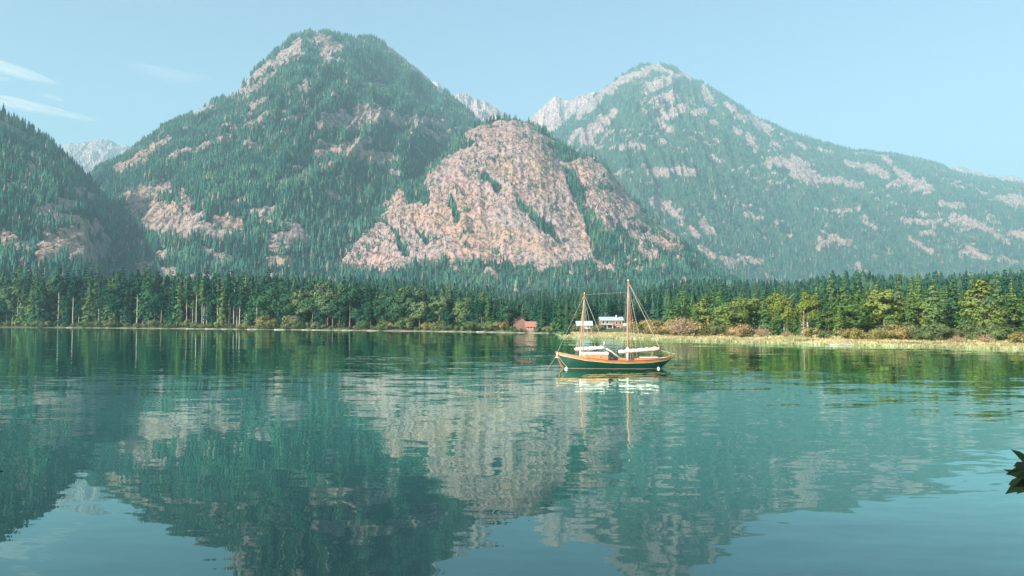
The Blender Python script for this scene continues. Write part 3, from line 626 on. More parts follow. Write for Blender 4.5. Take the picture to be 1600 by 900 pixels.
FRONT += [[1225, 'cotton0', 66, top_h(1225, 66, 447), 1.0], [1262, 'cotton1', 62, top_h(1262, 62, 449), 1.05], [1205, 'cotton2', 70, top_h(1205, 70, 458), .9], [1378, 'cotton1', 58, top_h(1378, 58, 448), .8],
          [1256, 'snag0', 40, top_h(1256, 40, 484), 1.3], [700, 'broad2', 8, top_h(700, 8, 478), 1.3], [1448, 'cotton2', 44, top_h(1448, 44, 488), .8], [1530, 'cotton0', 60, top_h(1530, 60, 452), .8]]
FRONT.sort(key=lambda a: a[0])
KINDW = {'fir': ('conifer', 'dark green fir'), 'spruce': ('conifer', 'bright green spruce with low skirt'), 'pole': ('pine_tree', 'tall pine with bare pale trunk'), 'broad': ('broadleaf_tree', 'rounded grey-green broadleaf tree'),
         'olive': ('broadleaf_tree', 'sunlit olive-yellow broadleaf tree'), 'cotton': ('cottonwood_tree', 'yellow-green cottonwood'), 'snag': ('dead_tree', 'dead bleached conifer with sparse tan branches')}
def zone(px):
    if px < 285: return 'dark western wood'
    if px < 405: return 'pale-trunk stand'
    if px < 730: return 'leafy far shore'
    if px < 900: return 'red cabin shore'
    if px < 1205: return 'boat meadow'
    if px < 1300: return 'dead-tree meadow'
    return 'right meadow'
cnt = {}
for px, kind, d, h, w in FRONT:
    if h < 4: h = 4
    base = kind.rstrip('0123456789'); nm, desc = KINDW[base]
    z_ = zone(px); k = (base, z_); cnt[k] = cnt.get(k, 0) + 1
    if base == 'snag': lab = 'dead bleached conifer with sparse tan branches standing on the meadow edge'
    else:
        size = 'tallest ' if False else ''
        lab = '%s, %s such from the left along the %s' % (desc, ordinal(cnt[k]), z_)
    plant(kind, px, d, h, nm, {'conifer': 'conifer', 'pine_tree': 'pine tree', 'broadleaf_tree': 'tree', 'cottonwood_tree': 'tree', 'dead_tree': 'dead tree'}[nm], lab,
          'trees in the front row of the %s' % z_, w)
# second row: individuals as well, behind and between the first
px = -75.0; n2 = 0
while px < 1675:
    left = px < 1042
    d = R.uniform(20, 34) if left else R.uniform(66, 90)
    if left: kind = ('fir%d' % R.randrange(5)) if (px < 430 or px > 730 or R.random() < .4) else 'broad%d' % R.randrange(5); hf = R.uniform(.72, 1.12)
    else: kind = ('spruce%d' % R.randrange(4)) if R.random() < .5 else 'fir%d' % R.randrange(5); hf = R.uniform(.75, 1.14)
    if 285 < px < 405 and R.random() < .7: kind = 'pole%d' % R.randrange(4)
    if 878 < px < 1042: d = R.uniform(118, 150)
    if 795 < px < 840: d = R.uniform(42, 52)
    yb = 516 if left else 526
    h = top_h(px, d, yb - (yb - topy(px)) * hf)
    base = kind.rstrip('0123456789'); nm, desc = KINDW[base]
    plant(kind, px, d, max(h, 5), nm, 'pine tree' if base == 'pole' else ('conifer' if base in ('fir', 'spruce') else 'tree'),
          '%s half hidden behind the front row of the %s' % (desc, zone(px)), 'second-row %ss of the %s' % (base if base not in ('pole', 'broad') else {'pole': 'pine', 'broad': 'broadleaf tree'}[base], zone(px)), 1.1)
    px += R.uniform(8.5, 13)
# bushes along the water and on the meadow
BUSH = []
px = -60.0
while px < 865:
    if not (800 < px < 845):
        BUSH.append((px, 'bush%d' % R.randrange(4) if (R.random() < .85 or px < 300) else 'gold%d' % R.randrange(3), R.uniform(2.5, 6), R.uniform(2.5, 6.5) * (1.0 if px < 350 else .85)))
    px += R.uniform(9, 17)
BUSH += [(415, 'gold0', 6, 9), (455, 'bush1', 6, 9), (640, 'bush0', 6, 8), (812, 'bush1', 3, 2.2), (838, 'bush0', 3, 2.0)]
BUSH += [(803, 'bush2', 3, 3.0), (822, 'bush3', 2.5, 1.6), (934, 'bush1', 60, 3.4), (900, 'bush0', 62, 3.2), (985, 'bush2', 60, 4.2)]
BUSH += [(1004, 'gold1', 30, 5.4), (1026, 'gold0', 26, 5.6), (1016, 'gold2', 34, 6.2), (1062, 'willow0', 17, 6.4), (1086, 'gold1', 26, 6.0), (1046, 'gold2', 30, 6.0), (1112, 'bush1', 24, 4.0), (1140, 'gold0', 34, 3.2), (1156, 'gold1', 24, 4.2), (1166, 'bush3', 27, 3.4), (1190, 'willow1', 26, 3.4),
         (1322, 'gold2', 20, 3.4), (1340, 'gold0', 18, 3.4), (1362, 'gold1', 18, 3.2), (1380, 'bush0', 24, 3.8), (1392, 'gold0', 24, 4.6), (1404, 'gold1', 23, 4.0), (1424, 'bush2', 26, 4.2), (1446, 'bush3', 17, 3.4), (1458, 'bush1', 20, 4.4), (1484, 'bush0', 22, 3.8), (1494, 'willow0', 15, 1.8),
         (1512, 'bush3', 26, 4.0), (1538, 'willow1', 13, 2.3), (1560, 'bush2', 22, 4.2), (1592, 'gold0', 13, 3.0), (1622, 'gold1', 16, 3.4), (1230, 'willow0', 30, 2.2), (1268, 'gold2', 30, 3.6), (1290, 'bush1', 26, 2.8), (1545, 'bush0', 30, 4.6), (1576, 'bush1', 28, 4.0)]
BUSH.sort(key=lambda a: a[0]); cb_ = {}
for px, kind, d, h in BUSH:
    base = kind.rstrip('0123456789'); z_ = zone(px); k = (base, z_); cb_[k] = cb_.get(k, 0) + 1
    desc = {'bush': 'low green bush', 'gold': 'golden olive bush', 'willow': 'brown domed willow bush'}[base]
    plant(kind, px, d, h, {'bush': 'shore_bush', 'gold': 'golden_bush', 'willow': 'willow_bush'}[base], 'bush', '%s, %s such from the left on the %s' % (desc, ordinal(cb_[k]), z_), 'bushes on the %s' % z_, 1.15)

# the wood behind the two rows, up to the foot of the mountains
r = np.random.default_rng(21)
def valley(n, px0, px1, d0, d1, h0, h1, cap=1.0):
    qx = px0 + (px1 - px0) * r.random(n); rr_ = ray(qx, 505)[0]; dd = d0 + (d1 - d0) * r.random(n) ** 1.4; dd = np.where((qx > 868) & (qx < 1062) & (dd < 125), dd + 110, dd)
    Y = shoreY(rr_) + dd; X = rr_ * Y; z = groundz(X, Y); h = h0 + (h1 - h0) * r.random(n)
    ty = np.interp(qx, TOPX, TOPY); zt = CAM_H + ray(qx, ty + 3 - 14 * (dd > 400))[1] * Y - z
    h = np.clip(np.minimum(h, zt * (0.5 + 0.55 * r.random(n) ** .7)), 6, 60)
    tint = np.clip(.45 + .22 * r.standard_normal(n), 0, 1)
    return np.stack([X, Y, z - .3, h, tint], 1)
A = np.concatenate([valley(900, -120, 1060, 36, 110, 26, 48), valley(2600, -250, 1060, 100, 760, 24, 42), valley(700, 1040, 1750, 92, 200, 14, 30), valley(2800, 1040, 1850, 190, 2200, 18, 34)])
px_, py_ = project(A[:, :3])
cone_forest('valley_forest', A, 9, 8, 'dense conifer wood filling the valley floor behind the shore trees', M['mid_forest'], (0.14, 0.2), 0.5)
print('valley trees', len(A), 'things', len(TREES))

# meadow grass and reeds on the right shore
n = 26000
qx = 872 + (1720 - 872) * r.random(n); rr_ = ray(qx, 505)[0]; dd = -0.6 + 48 * r.random(n) ** 1.6
Y = shoreY(rr_) + dd; X = rr_ * Y; z = np.maximum(groundz(X, Y), -.15)
patch = fbm(X / 9, Y / 9, 3, 61)
keep = (r.random(n) < np.clip(.55 + patch, .05, 1)); X, Y, z, patch, dd = X[keep], Y[keep], z[keep], patch[keep], dd[keep]; n = len(X)
hh = (0.2 + .35 * r.random(n)) * (1 + .5 * patch) ; V = []
a = r.random(n) * 6.28; w = .10 + .14 * r.random(n)
lean = r.normal(size=(n, 2)) * .18
B0 = np.stack([X - w * np.cos(a), Y - w * np.sin(a), z], 1); B1 = np.stack([X + w * np.cos(a), Y + w * np.sin(a), z], 1)
T0 = np.stack([X + lean[:, 0] - w * .6 * np.cos(a), Y + lean[:, 1], z + hh], 1); T1 = np.stack([X + lean[:, 0] + w * .7 * np.cos(a), Y + lean[:, 1], z + hh * .85], 1)
V = np.stack([B0, B1, T1, T0], 1).reshape(-1, 3)
go = link('grass', mesh_np('grass', V, np.arange(4 * n).reshape(n, 4), M['grass'], False, {'tint': np.repeat(np.clip(.5 + .6 * patch + .15 * r.standard_normal(n), 0, 1), 4)}))
tag(go, 'yellow-green meadow grass and reeds along the right shore', 'grass', kind='stuff')

# driftwood and pale stones on the shores
M['driftwood'] = simple('driftwood', (0.30, 0.26, 0.21), .9, .3, 4, stretch=(.3, 1, 1))
M['stone'] = simple('stone', (0.42, 0.40, 0.37), .9, .3, 3)
def log(px, dd, L, rad, rz, label, forked=False):
    r_ = float(ray(px, 505)[0]); Y = float(shoreY(r_)) + dd; X = r_ * Y; z = max(float(groundz(X, Y)), 0) + rad * .6
    mb = MB(); k = L / 2
    mb.tube([(-k, 0, 0), (-k * .4, .1 * rad, .2 * rad), (k * .3, -.3 * rad, 0), (k, .2 * rad, .5 * rad)], [rad * 1.2, rad, rad * .85, rad * .4], 8)
    if forked: mb.tube([(k * .2, 0, 0), (k * .45, .1, rad * 3), (k * .5, .1, rad * 5)], [rad * .4, rad * .25, rad * .1], 5); mb.tube([(-k, 0, 0), (-k * 1.1, .2, rad * 2.2)], [rad, rad * .3], 6)
    o = mb.build('driftwood_log', M['driftwood'], smooth=True); o.location = (X, Y, z); o.rotation_euler = (0, 0, rz)
    tag(o, label, 'driftwood', 'driftwood logs on the shore')
log(1322, -1.0, 7.0, .15, -.1, 'bleached forked driftwood log lying at the right meadow waterline', True)
log(1180, 2.0, 5.0, .12, .1, 'thin dark driftwood pole on the meadow left of the dead tree')
ll = [(250, 1, 9), (300, 1.2, 8), (330, 1.5, 10), (352, .8, 7), (395, 1, 8), (440, 1, 9), (478, 1.5, 6), (496, .5, 7), (545, 1, 7), (584, 1.2, 8), (640, 1, 6), (702, 1, 6), (752, 1, 5), (60, 1, 8), (110, 1, 9), (160, 1, 7)]
ll = [q for q in ll if q[0] not in (60, 160, 250)]; ll.sort()
for i, (px, dd, L) in enumerate(ll):
    log(px, dd, L * R.uniform(.5, 1), R.uniform(.1, .2), R.uniform(-.25, .25), 'pale driftwood log on the left shore waterline, %s log from the left' % ordinal(i + 1))

# ------------------------------------------------------------------ cabins
M['teal_roof'] = simple('teal_roof', (0.32, 0.50, 0.49), .6, .08, 2, stretch=(6, 1, 1))
M['grey_roof'] = simple('grey_roof', (0.30, 0.38, 0.37), .6, .12, 2, stretch=(6, 1, 1))
M['red_roof'] = simple('red_roof', (0.30, 0.12, 0.085), .7, .15, 2)
M['dark_roof'] = simple('dark_roof', (0.16, 0.075, 0.065), .8, .2, 2)
M['log_wall'] = simple('log_wall', (0.26, 0.13, 0.08), .8, .3, 3, stretch=(.3, .3, 6))
M['pale_wall'] = simple('pale_wall', (0.42, 0.33, 0.29), .8, .15, 3, stretch=(1, 1, 5))
M['brown_wall'] = simple('brown_wall', (0.17, 0.09, 0.07), .8, .3, 3, stretch=(.3, .3, 6))
M['trim'] = simple('trim', (0.72, 0.68, 0.62), .7, .1, 3)
M['dark_glass'] = simple('dark_glass', (0.035, 0.045, 0.05), .08, .2, 2)
M['deck_wood'] = simple('deck_wood', (0.44, 0.36, 0.29), .85, .2, 3, stretch=(.3, 5, 1))
def house(name, px, ybase, Y, w, dpt, hwall, hroof, wall, roof, label, cat='house', wins=(), door=None, along=True, porch=None, zg=None, rz=0, eave=.5, chim=False):
    p = at(px, ybase, Y); z = float(groundz(p[0], p[1])) if zg is None else zg
    z = max(z, .3)
    root = empty(name, (p[0], p[1], z), rz)
    tag(root, label, cat)
    MB().box(-w / 2, w / 2, 0, dpt, -.8, hwall).build('wall', wall, root)
    e = eave; th = .14
    if along:      # ridge parallel to the shore
        for s in ((-1,), (1,)):
            s = s[0]; y0, y1 = (-e, dpt / 2) if s < 0 else (dpt + e, dpt / 2)
            zl = hwall - e * hroof / (dpt / 2)
            MB().add([(-w / 2 - e, y0, zl), (w / 2 + e, y0, zl), (w / 2 + e, y1, hwall + hroof), (-w / 2 - e, y1, hwall + hroof),
                      (-w / 2 - e, y0, zl + th), (w / 2 + e, y0, zl + th), (w / 2 + e, y1, hwall + hroof + th), (-w / 2 - e, y1, hwall + hroof + th)],
                     [(0, 1, 2, 3), (7, 6, 5, 4), (0, 4, 5, 1), (1, 5, 6, 2), (2, 6, 7, 3), (3, 7, 4, 0)]).build('roof_slope', roof, root)
        MB().prism([(0, hwall), (dpt, hwall), (dpt / 2, hwall + hroof - .02)], 'x', -w / 2, w / 2).build('gable', wall, root)
    else:
        for s in (-1, 1):
            zl = hwall - e * hroof / (w / 2); x0 = s * (w / 2 + e)
            MB().add([(x0, -e, zl), (0, -e, hwall + hroof), (0, dpt + e, hwall + hroof), (x0, dpt + e, zl), (x0, -e, zl + th), (0, -e, hwall + hroof + th), (0, dpt + e, hwall + hroof + th), (x0, dpt + e, zl + th)],
                     [(0, 1, 2, 3), (7, 6, 5, 4), (0, 4, 5, 1), (1, 5, 6, 2), (2, 6, 7, 3), (3, 7, 4, 0)]).build('roof_slope', roof, root)
        MB().prism([(-w / 2, hwall), (w / 2, hwall), (0, hwall + hroof - .02)], 'y', 0, dpt).build('gable', wall, root)
    for (x, zz, ww, hh) in wins:
        f = MB()
        t = .09
        f.box(x - ww / 2 - t, x + ww / 2 + t, -.07, -.003, zz - t, zz).box(x - ww / 2 - t, x + ww / 2 + t, -.07, -.003, zz + hh, zz + hh + t)
        f.box(x - ww / 2 - t, x - ww / 2, -.06, -.004, zz, zz + hh).box(x + ww / 2, x + ww / 2 + t, -.06, -.004, zz, zz + hh)
        fo = f.build('window', M['trim'], root)
        MB().box(x - ww / 2, x + ww / 2, -.03, -.005, zz, zz + hh).build('pane', M['dark_glass'], fo)
    if door:
        x, ww, hh = door
        d_ = MB().box(x - ww / 2, x + ww / 2, -.05, -.004, 0, hh).build('door', M['brown_wall'], root)
        MB().box(x + ww / 2 - .15, x + ww / 2 - .1, -.1, -.051, 1.0, 1.12).build('handle', M['trim'], d_)
    if chim: MB().box(w * .2, w * .2 + .6, dpt * .3, dpt * .3 + .6, hwall, hwall + hroof + .9).build('chimney', M['pale_wall'], root)
    if porch:
        x0, x1, dp, zp, hp = porch
        MB().box(x0, x1, -dp, -.01, zp - .2, zp).build('porch_deck', M['deck_wood'], root)
        k = max(2, int((x1 - x0) / 2.2)) + 1
        for i in range(k):
            x = x0 + .08 + (x1 - x0 - .16) * i / (k - 1)
            MB().box(x - .09, x + .09, -dp + .02, -dp + .2, zp, zp + hp).build('post', M['trim'], root)
        MB().box(x0, x1, -dp + .06, -dp + .12, zp + .85, zp + .95).box(x0, x1, -dp + .06, -dp + .12, zp + .3, zp + .36).build('railing', M['trim'], root)
        MB().add([(x0 - .2, -dp - .3, zp + hp), (x1 + .2, -dp - .3, zp + hp), (x1 + .2, -.01, zp + hp + .35), (x0 - .2, -.01, zp + hp + .35),
                  (x0 - .2, -dp - .3, zp + hp + .1), (x1 + .2, -dp - .3, zp + hp + .1), (x1 + .2, -.01, zp + hp + .45), (x0 - .2, -.01, zp + hp + .45)],
                 [(0, 1, 2, 3), (7, 6, 5, 4), (0, 4, 5, 1), (1, 5, 6, 2), (2, 6, 7, 3), (3, 7, 4, 0)]).build('porch_roof', roof, root)
    return root
house('cabin', 830, 519, 322, 4.4, 5.5, 1.9, 1.9, M['log_wall'], M['red_roof'], 'small red-roofed log cabin at the waterline beside the dark firs', 'cabin',
      wins=[(-1.3, .8, .8, .9), (0, .8, .8, .9), (1.3, .8, .8, .9)], zg=.9)
house('boathouse', 812, 517, 334, 6.0, 7, 3.0, 2.4, M['brown_wall'], M['dark_roof'], 'dark brown gabled house half hidden behind the red-roofed cabin', 'house', wins=[(-1.6, 3.2, .7, .9)], along=False, zg=1.6, eave=.9)
house('lake_cabin', 913.5, 519, 322, 6.2, 5, 2.5, 1.6, M['pale_wall'], M['teal_roof'], 'white cabin with pale teal metal roof seen left of the boat masts', 'cabin',
      wins=[(-2.0, .9, .8, 1.0)], door=(-.6, .9, 1.9), porch=(.4, 3.3, 1.6, .25, 2.0), zg=.8)
house('lodge', 956, 519, 322, 9.4, 7, 4.6, 1.3, M['log_wall'], M['grey_roof'], 'two-storey timber lodge with pale roof standing between the masts', 'house',
      wins=[(-3.6, 3.1, 1.0, 1.0), (-1.9, 3.1, 1.0, 1.0), (2.0, 2.9, .9, 1.1), (3.6, 2.9, .9, 1.1), (2.9, .9, 1.2, 1.0)], door=(.9, 1.0, 2.0), porch=(-4.6, .2, 1.8, .3, 2.3), zg=.8, chim=True)
house('shed', 977, 518.5, 336, 3.4, 3, 1.9, .9, M['brown_wall'], M['grey_roof'], 'small grey shed beside the right end of the timber lodge', 'shed', wins=[(0, .8, .7, .6)], zg=1.1)
# low jetty in front of the cabins
x0, _, _ = at(872, 521, 300); x1, _, _ = at(925, 521, 300)
root = empty('jetty', (x0, 301, 0)); tag(root, 'low wooden jetty on posts in front of the white cabin', 'jetty')
L = x1 - x0
MB().box(0, L, 0, 2.2, .55, .7).build('jetty_deck', M['deck_wood'], root)
for i in range(6):
    for yy in (.15, 1.95): MB().tube([(.3 + i * (L - .6) / 5, yy, -1.2), (.3 + i * (L - .6) / 5, yy, .95)], .11, 7).build('post', M['pale_bark'], root)
from mathutils import Vector, Matrix
# ------------------------------------------------------------------ the moored two-master
def painted(name, col, rough=.3, var=.06, sc=2.0, coat=0.0, stretch=(1, 1, 1)):
    m = simple(name, col, rough, var, sc, stretch=stretch); m.node_tree.nodes['Principled BSDF'].inputs['Coat Weight'].default_value = coat; return m
M['hull_green'] = painted('hull_green', (0.004, 0.036, 0.022), .25, .12, 1.5, .3)
M['boot_stripe'] = painted('boot_stripe', (0.34, 0.16, 0.12), .5)
M['varnish'] = painted('varnish', (0.42, 0.165, 0.06), .28, .22, 2.0, .5, stretch=(.4, 3, 6))
M['varnish_dark'] = painted('varnish_dark', (0.28, 0.11, 0.045), .3, .25, 2.0, .4, stretch=(4, 4, .3))
M['teak'] = painted('teak', (0.55, 0.40, 0.26), .7, .15, 3.0, 0, stretch=(.3, 8, 1))
M['white_paint'] = painted('white_paint', (0.62, 0.58, 0.51), .4)
M['canvas'] = simple('canvas', (0.62, 0.55, 0.45), .85, .08, 4, stretch=(3, 1, 1), bmp=.03)
M['float_grey'] = painted('float_grey', (0.50, 0.50, 0.47), .5)
M['black'] = painted('black', (0.015, 0.015, 0.016), .5)
M['rub_pale'] = painted('rub_pale', (.62, .42, .24), .5)
M['rope'] = simple('rope', (0.45, 0.40, 0.32), .9, .1, 20)
M['steel'] = simple('steel', (0.35, 0.34, 0.32), .8, .05, 5, metal=0)
BY = 83.0; KX = FOC / BY
bx_, _, _ = at(960, 577, BY)
boat = empty('sailboat', (bx_, BY, -.03), 0, (1.044, 1.044, 1.015))
tag(boat, 'moored wooden sailboat with green hull, two varnished masts and furled white sails', 'sailboat')
XB, XS = -6.05, 5.95
XS_W = np.linspace(XB, XS, 41)
def u_of(x): return (x - XB) / (XS - XB)
def sheer(x): u = u_of(x); return np.interp(u, [0, .1, .25, .45, .6, .8, .93, 1], [1.80, 1.55, 1.20, .98, .92, .98, 1.15, 1.28])
def half(x): u = u_of(x); return np.interp(u, [0, .04, .12, .25, .42, .6, .75, .88, .96, 1], [.03, .20, .60, 1.12, 1.45, 1.48, 1.28, .85, .42, .10])
def keel(x):   # profile of stem, forefoot and counter
    u = u_of(x); return np.interp(u, [0, .03, .075, .15, .3, .6, .8, .9, .96, 1], [1.62, .75, .0, -.45, -.65, -.7, -.5, -.05, .55, 1.02])
def section(x, k):      # k in 0..1 from keel to sheer
    zk, zs, b_ = keel(x), sheer(x), half(x)
    return b_ * (k ** .42) * (1 - .05 * (1 - k)), zk + (zs - zk) * k ** 1.25
NK = 12; BW = .27        # bulwark height
V = []; F = []
for i, x in enumerate(XS_W):
    zt = sheer(x) - BW * min(1, (sheer(x) - keel(x)) / .6); kk = ((zt - keel(x)) / (sheer(x) - keel(x))) ** (1 / 1.25)
    row = [section(x, kk * j / NK) for j in range(NK + 1)]
    V += [(x, -y, z) for y, z in row[::-1]] + [(x, y, z) for y, z in row[1:]]
W = 2 * NK + 1
F = [(i * W + j, (i + 1) * W + j, (i + 1) * W + j + 1, i * W + j + 1) for i in range(40) for j in range(W - 1)]
mb = MB(); mb.add(V, F); mb.build('hull', M['hull_green'], boat, smooth=True)
def strake(name, f_lo, f_hi, mat, out=.02, th=.06):
    vs = []; fs = []
    for x in XS_W:
        hgt = min(1, (sheer(x) - keel(x)) / .6)
        z1 = sheer(x) - f_hi * hgt; z0_ = sheer(x) - f_lo * hgt
        def hb(z): k = np.clip((z - keel(x)) / (sheer(x) - keel(x)), 0.001, 1) ** (1 / 1.25); return section(x, k)[0]
        for s in (-1, 1): vs += [(x, s * (hb(z0_) + out), z0_), (x, s * (hb(z1) + out), z1), (x, s * max(hb(z1) - th, .0), z1), (x, s * max(hb(z0_) - th, .0), z0_)]
    for i in range(40):
        for q in (0, 4):
            a = i * 8 + q; b_ = (i + 1) * 8 + q
            for j in range(4): fs.append((a + j, a + (j + 1) % 4, b_ + (j + 1) % 4, b_ + j))
    for e in (0, 40): fs += [(e * 8, e * 8 + 1, e * 8 + 2, e * 8 + 3), (e * 8 + 4, e * 8 + 5, e * 8 + 6, e * 8 + 7)]
    return MB().add(vs, fs).build(name, mat, boat)
strake('bulwark', BW + .0, .05, M['varnish'])
strake('cap_rail', .05, -.02, M['varnish_dark'], .06, .12)
strake('rub_rail', BW + .05, BW + .01, M['rub_pale'], .05, .02)
# deck
vs = []; fs = []
for x in XS_W: z = sheer(x) - BW * .75 * min(1, (sheer(x) - keel(x)) / .6); hb = half(x) * .97; vs += [(x, -hb, z), (x, 0, z + .05), (x, hb, z)]
for i in range(40):
    for j in (0, 1): fs.append((i * 3 + j, i * 3 + 3 + j, i * 3 + 4 + j, i * 3 + 1 + j))
MB().add(vs, fs).build('deck', M['teak'], boat)
# boot stripe just above the water
vs = []; fs = []; xs2 = np.linspace(-5.15, 4.75, 30)
for x in xs2:
    for z in (-.1, .07):
        k = np.clip((z - keel(x)) / (sheer(x) - keel(x)), 0.0005, 1) ** (1 / 1.25); hb = section(x, k)[0] + .012; vs += [(x, -hb, z), (x, hb, z)]
for i in range(29): a = i * 4; fs += [(a, a + 4, a + 6, a + 2), (a + 1, a + 3, a + 7, a + 5)]
MB().add(vs, fs).build('boot_stripe', M['boot_stripe'], boat)
# stem post, rudder
MB().tube([(-6.12, 0, 1.85), (-5.95, 0, 1.2), (-5.6, 0, .4), (-5.15, 0, -.3)], [.09, .09, .09, .09], 6).build('stem', M['varnish_dark'], boat)
# cabin
def z_deck(x): return sheer(x) - BW * .72
cx0, cx1 = -3.55, -.75
vs = []; 
for x, hw in ((cx0, .45), (cx0 + .5, .62), (cx1, .82)):
    for s in (-1, 1): vs += [(x, s * hw, z_deck(x) - .03), (x, s * hw * .93, 1.55)]
fs = [(0, 1, 3, 2), (8, 10, 11, 9), (0, 4, 5, 1), (4, 8, 9, 5), (2, 3, 7, 6), (6, 7, 11, 10), (1, 5, 7, 3), (5, 9, 11, 7)]
cab = MB().add(vs, fs).build('cabin', M['varnish'], boat)
vs = []
for x, hw in ((cx0 - .08, .50), (cx0 + .5, .66), (cx1 + .06, .85)):
    for yy, zz in ((-hw, 1.55), (-hw * .5, 1.68), (0, 1.72), (hw * .5, 1.68), (hw, 1.55)): vs += [(x, yy, zz), (x, yy, zz + .07)]
fs = []
for i in range(2):
    for j in range(4):
        a = i * 10 + j * 2; fs += [(a + 1, a + 3, a + 13, a + 11), (a, a + 10, a + 12, a + 2)]
    fs += [(i * 10, i * 10 + 1, i * 10 + 11, i * 10 + 10), (i * 10 + 8, i * 10 + 18, i * 10 + 19, i * 10 + 9)]
for e in (0, 20):
    for j in range(4): fs.append((e + 2 * j, e + 2 * j + 2, e + 2 * j + 3, e + 2 * j + 1))
MB().add(vs, fs).build('cabin_roof', M['white_paint'], boat)
for x in (-2.7, -1.5):
    hw = .62 + .2 * (x - cx0 - .5) / (cx1 - cx0 - .5)
    ri = MB().tube([(x, -hw - .02, 1.28), (x, -hw + .06, 1.28)], .13, 12).build('porthole', M['steel'], cab)
    MB().tube([(x, -hw - .03, 1.28), (x, -hw - .015, 1.28)], .085, 12).build('glass', M['dark_glass'], ri)
# canvas dodger at the companionway: dark sloping hood
MB().add([(-.74, -.62, 1.62), (-.74, .62, 1.62), (.15, -.6, .98), (.15, .6, .98), (-.5, -.62, 1.75), (-.5, .62, 1.75), (.42, -.6, 1.0), (.42, .6, 1.0)],
         [(0, 1, 3, 2), (4, 6, 7, 5), (0, 4, 5, 1), (2, 3, 7, 6), (0, 2, 6, 4), (1, 5, 7, 3)]).build('dodger', M['black'], boat)
# cockpit coaming, aft deck box, tiller
MB().box(.3, 1.2, -.75, -.69, .7, 1.12).box(.3, 1.2, .69, .75, .7, 1.12).box(2.0, 4.4, -.72, -.66, .72, 1.1).box(2.0, 4.4, .66, .72, .72, 1.1).build('coaming', M['varnish'], boat)
MB().box(2.75, 4.45, -.5, .5, .75, 1.16).build('deck_box', M['varnish'], boat, bevel=.02)
MB().box(2.68, 4.52, -.56, .56, 1.165, 1.24).build('box_lid', M['white_paint'], boat, bevel=.02)
MB().tube([(4.9, 0, 1.0), (4.3, 0, 1.32), (3.7, 0, 1.38)], [.05, .04, .03], 6).build('tiller', M['varnish_dark'], boat)
MB().tube([(5.6, 0, 1.22), (6.45, 0, 1.55)], [.07, .05], 7).build('boomkin', M['varnish_dark'], boat)
MB().tube([(-6.0, -.12, 1.78), (-6.02, -.16, 1.2)], [.05, .04], 6).tube([(-6.25, -.16, 1.22), (-5.85, -.16, 1.14)], [.05, .05], 6).build('anchor', M['white_paint'], boat)
# masts
def mast(name, xb, xt, zt, r0):
    zb = z_deck(xb) - .05
    m_ = MB().tube([(xb, 0, zb), (xb + (xt - xb) * .3, 0, zb + (zt - zb) * .3), (xb + (xt - xb) * .75, 0, zb + (zt - zb) * .75), (xt, 0, zt)], [r0, r0 * .95, r0 * .8, r0 * .5], 10).build(name, M['varnish'], boat, smooth=True)
    MB().tube([(xb, 0, zb + .0), (xb + (xt - xb) * .18, 0, zb + (zt - zb) * .18)], [r0 * 1.12, r0 * 1.1], 10).build('mast_coat', M['white_paint'], m_, smooth=True)
    MB().tube([(xt, 0, zt), (xt + .005, 0, zt + .18)], [r0 * .62, r0 * .3], 8).build('mast_cap', M['white_paint'], m_)
    return m_
FX0, FXT, FZ = -3.62, -3.12, 8.05
MX0, MXT, MZ = 1.38, 1.50, 9.45
mast('mast', FX0, FXT, FZ, .08); mast('mast', MX0, MXT, MZ, .09)
def wire(name, a, b_, rad=.014, mat='steel', sag=0.0):
    pts = [np.array(a) + (np.array(b_) - np.array(a)) * t - np.array((0, 0, sag * math.sin(math.pi * t))) for t in np.linspace(0, 1, 9 if sag else 2)]
    return MB().tube(pts, rad, 5).build(name, M[mat], boat)
# booms and furled sails
def boom(x0, z0_, x1, z1, sail0, sail1, thick):
    bo = MB().tube([(x0, 0, z0_), (x1, 0, z1)], [.07, .055], 8).build('boom', M['varnish_dark'], boat, smooth=True)
    n = 17; pts = []; rs = []
    for i in range(n):
        t = i / (n - 1); x = sail0 + (sail1 - sail0) * t; z = z0_ + (z1 - z0_) * (x - x0) / (x1 - x0)
        rad = thick * (1.0 + .16 * math.sin(i * 2.4) + .1 * math.sin(i * 5.1)) * (.75 if i in (0, n - 1) else 1)
        pts.append((x, .02 * math.sin(i * 1.7), z + .075 + rad * .55)); rs.append(rad)
    s_ = MB().tube(pts, rs, 12).build('furled_sail', M['canvas'], boat, smooth=True)
    tie = MB()
    for i in range(2, n - 1, 3): x, y, z = pts[i]; tie.tube([(x - .03, y, z), (x + .03, y, z)], rs[i] * 1.07, 12)
    tie.build('sail_tie', M['trim'], s_)
boom(-4.1, 1.92, -.85, 2.10, -4.15, -1.0, .165)
boom(.55, 1.62, 4.85, 1.98, .45, 4.75, .19)
# peak of the furled foresail bunched at the boom end
MB().tube([(-1.35, 0, 2.15), (-1.1, 0, 2.5), (-1.02, 0, 2.9)], [.16, .10, .03], 8).build('sail_bunch', M['canvas'], boat, smooth=True)
MB().tube([(-.9, 0, 2.15), (-.6, .05, 2.0), (.0, .1, 1.6), (.7, .05, 1.1)], [.06, .09, .07, .04], 7).build('sail_bag', M['canvas'], boat, smooth=True)
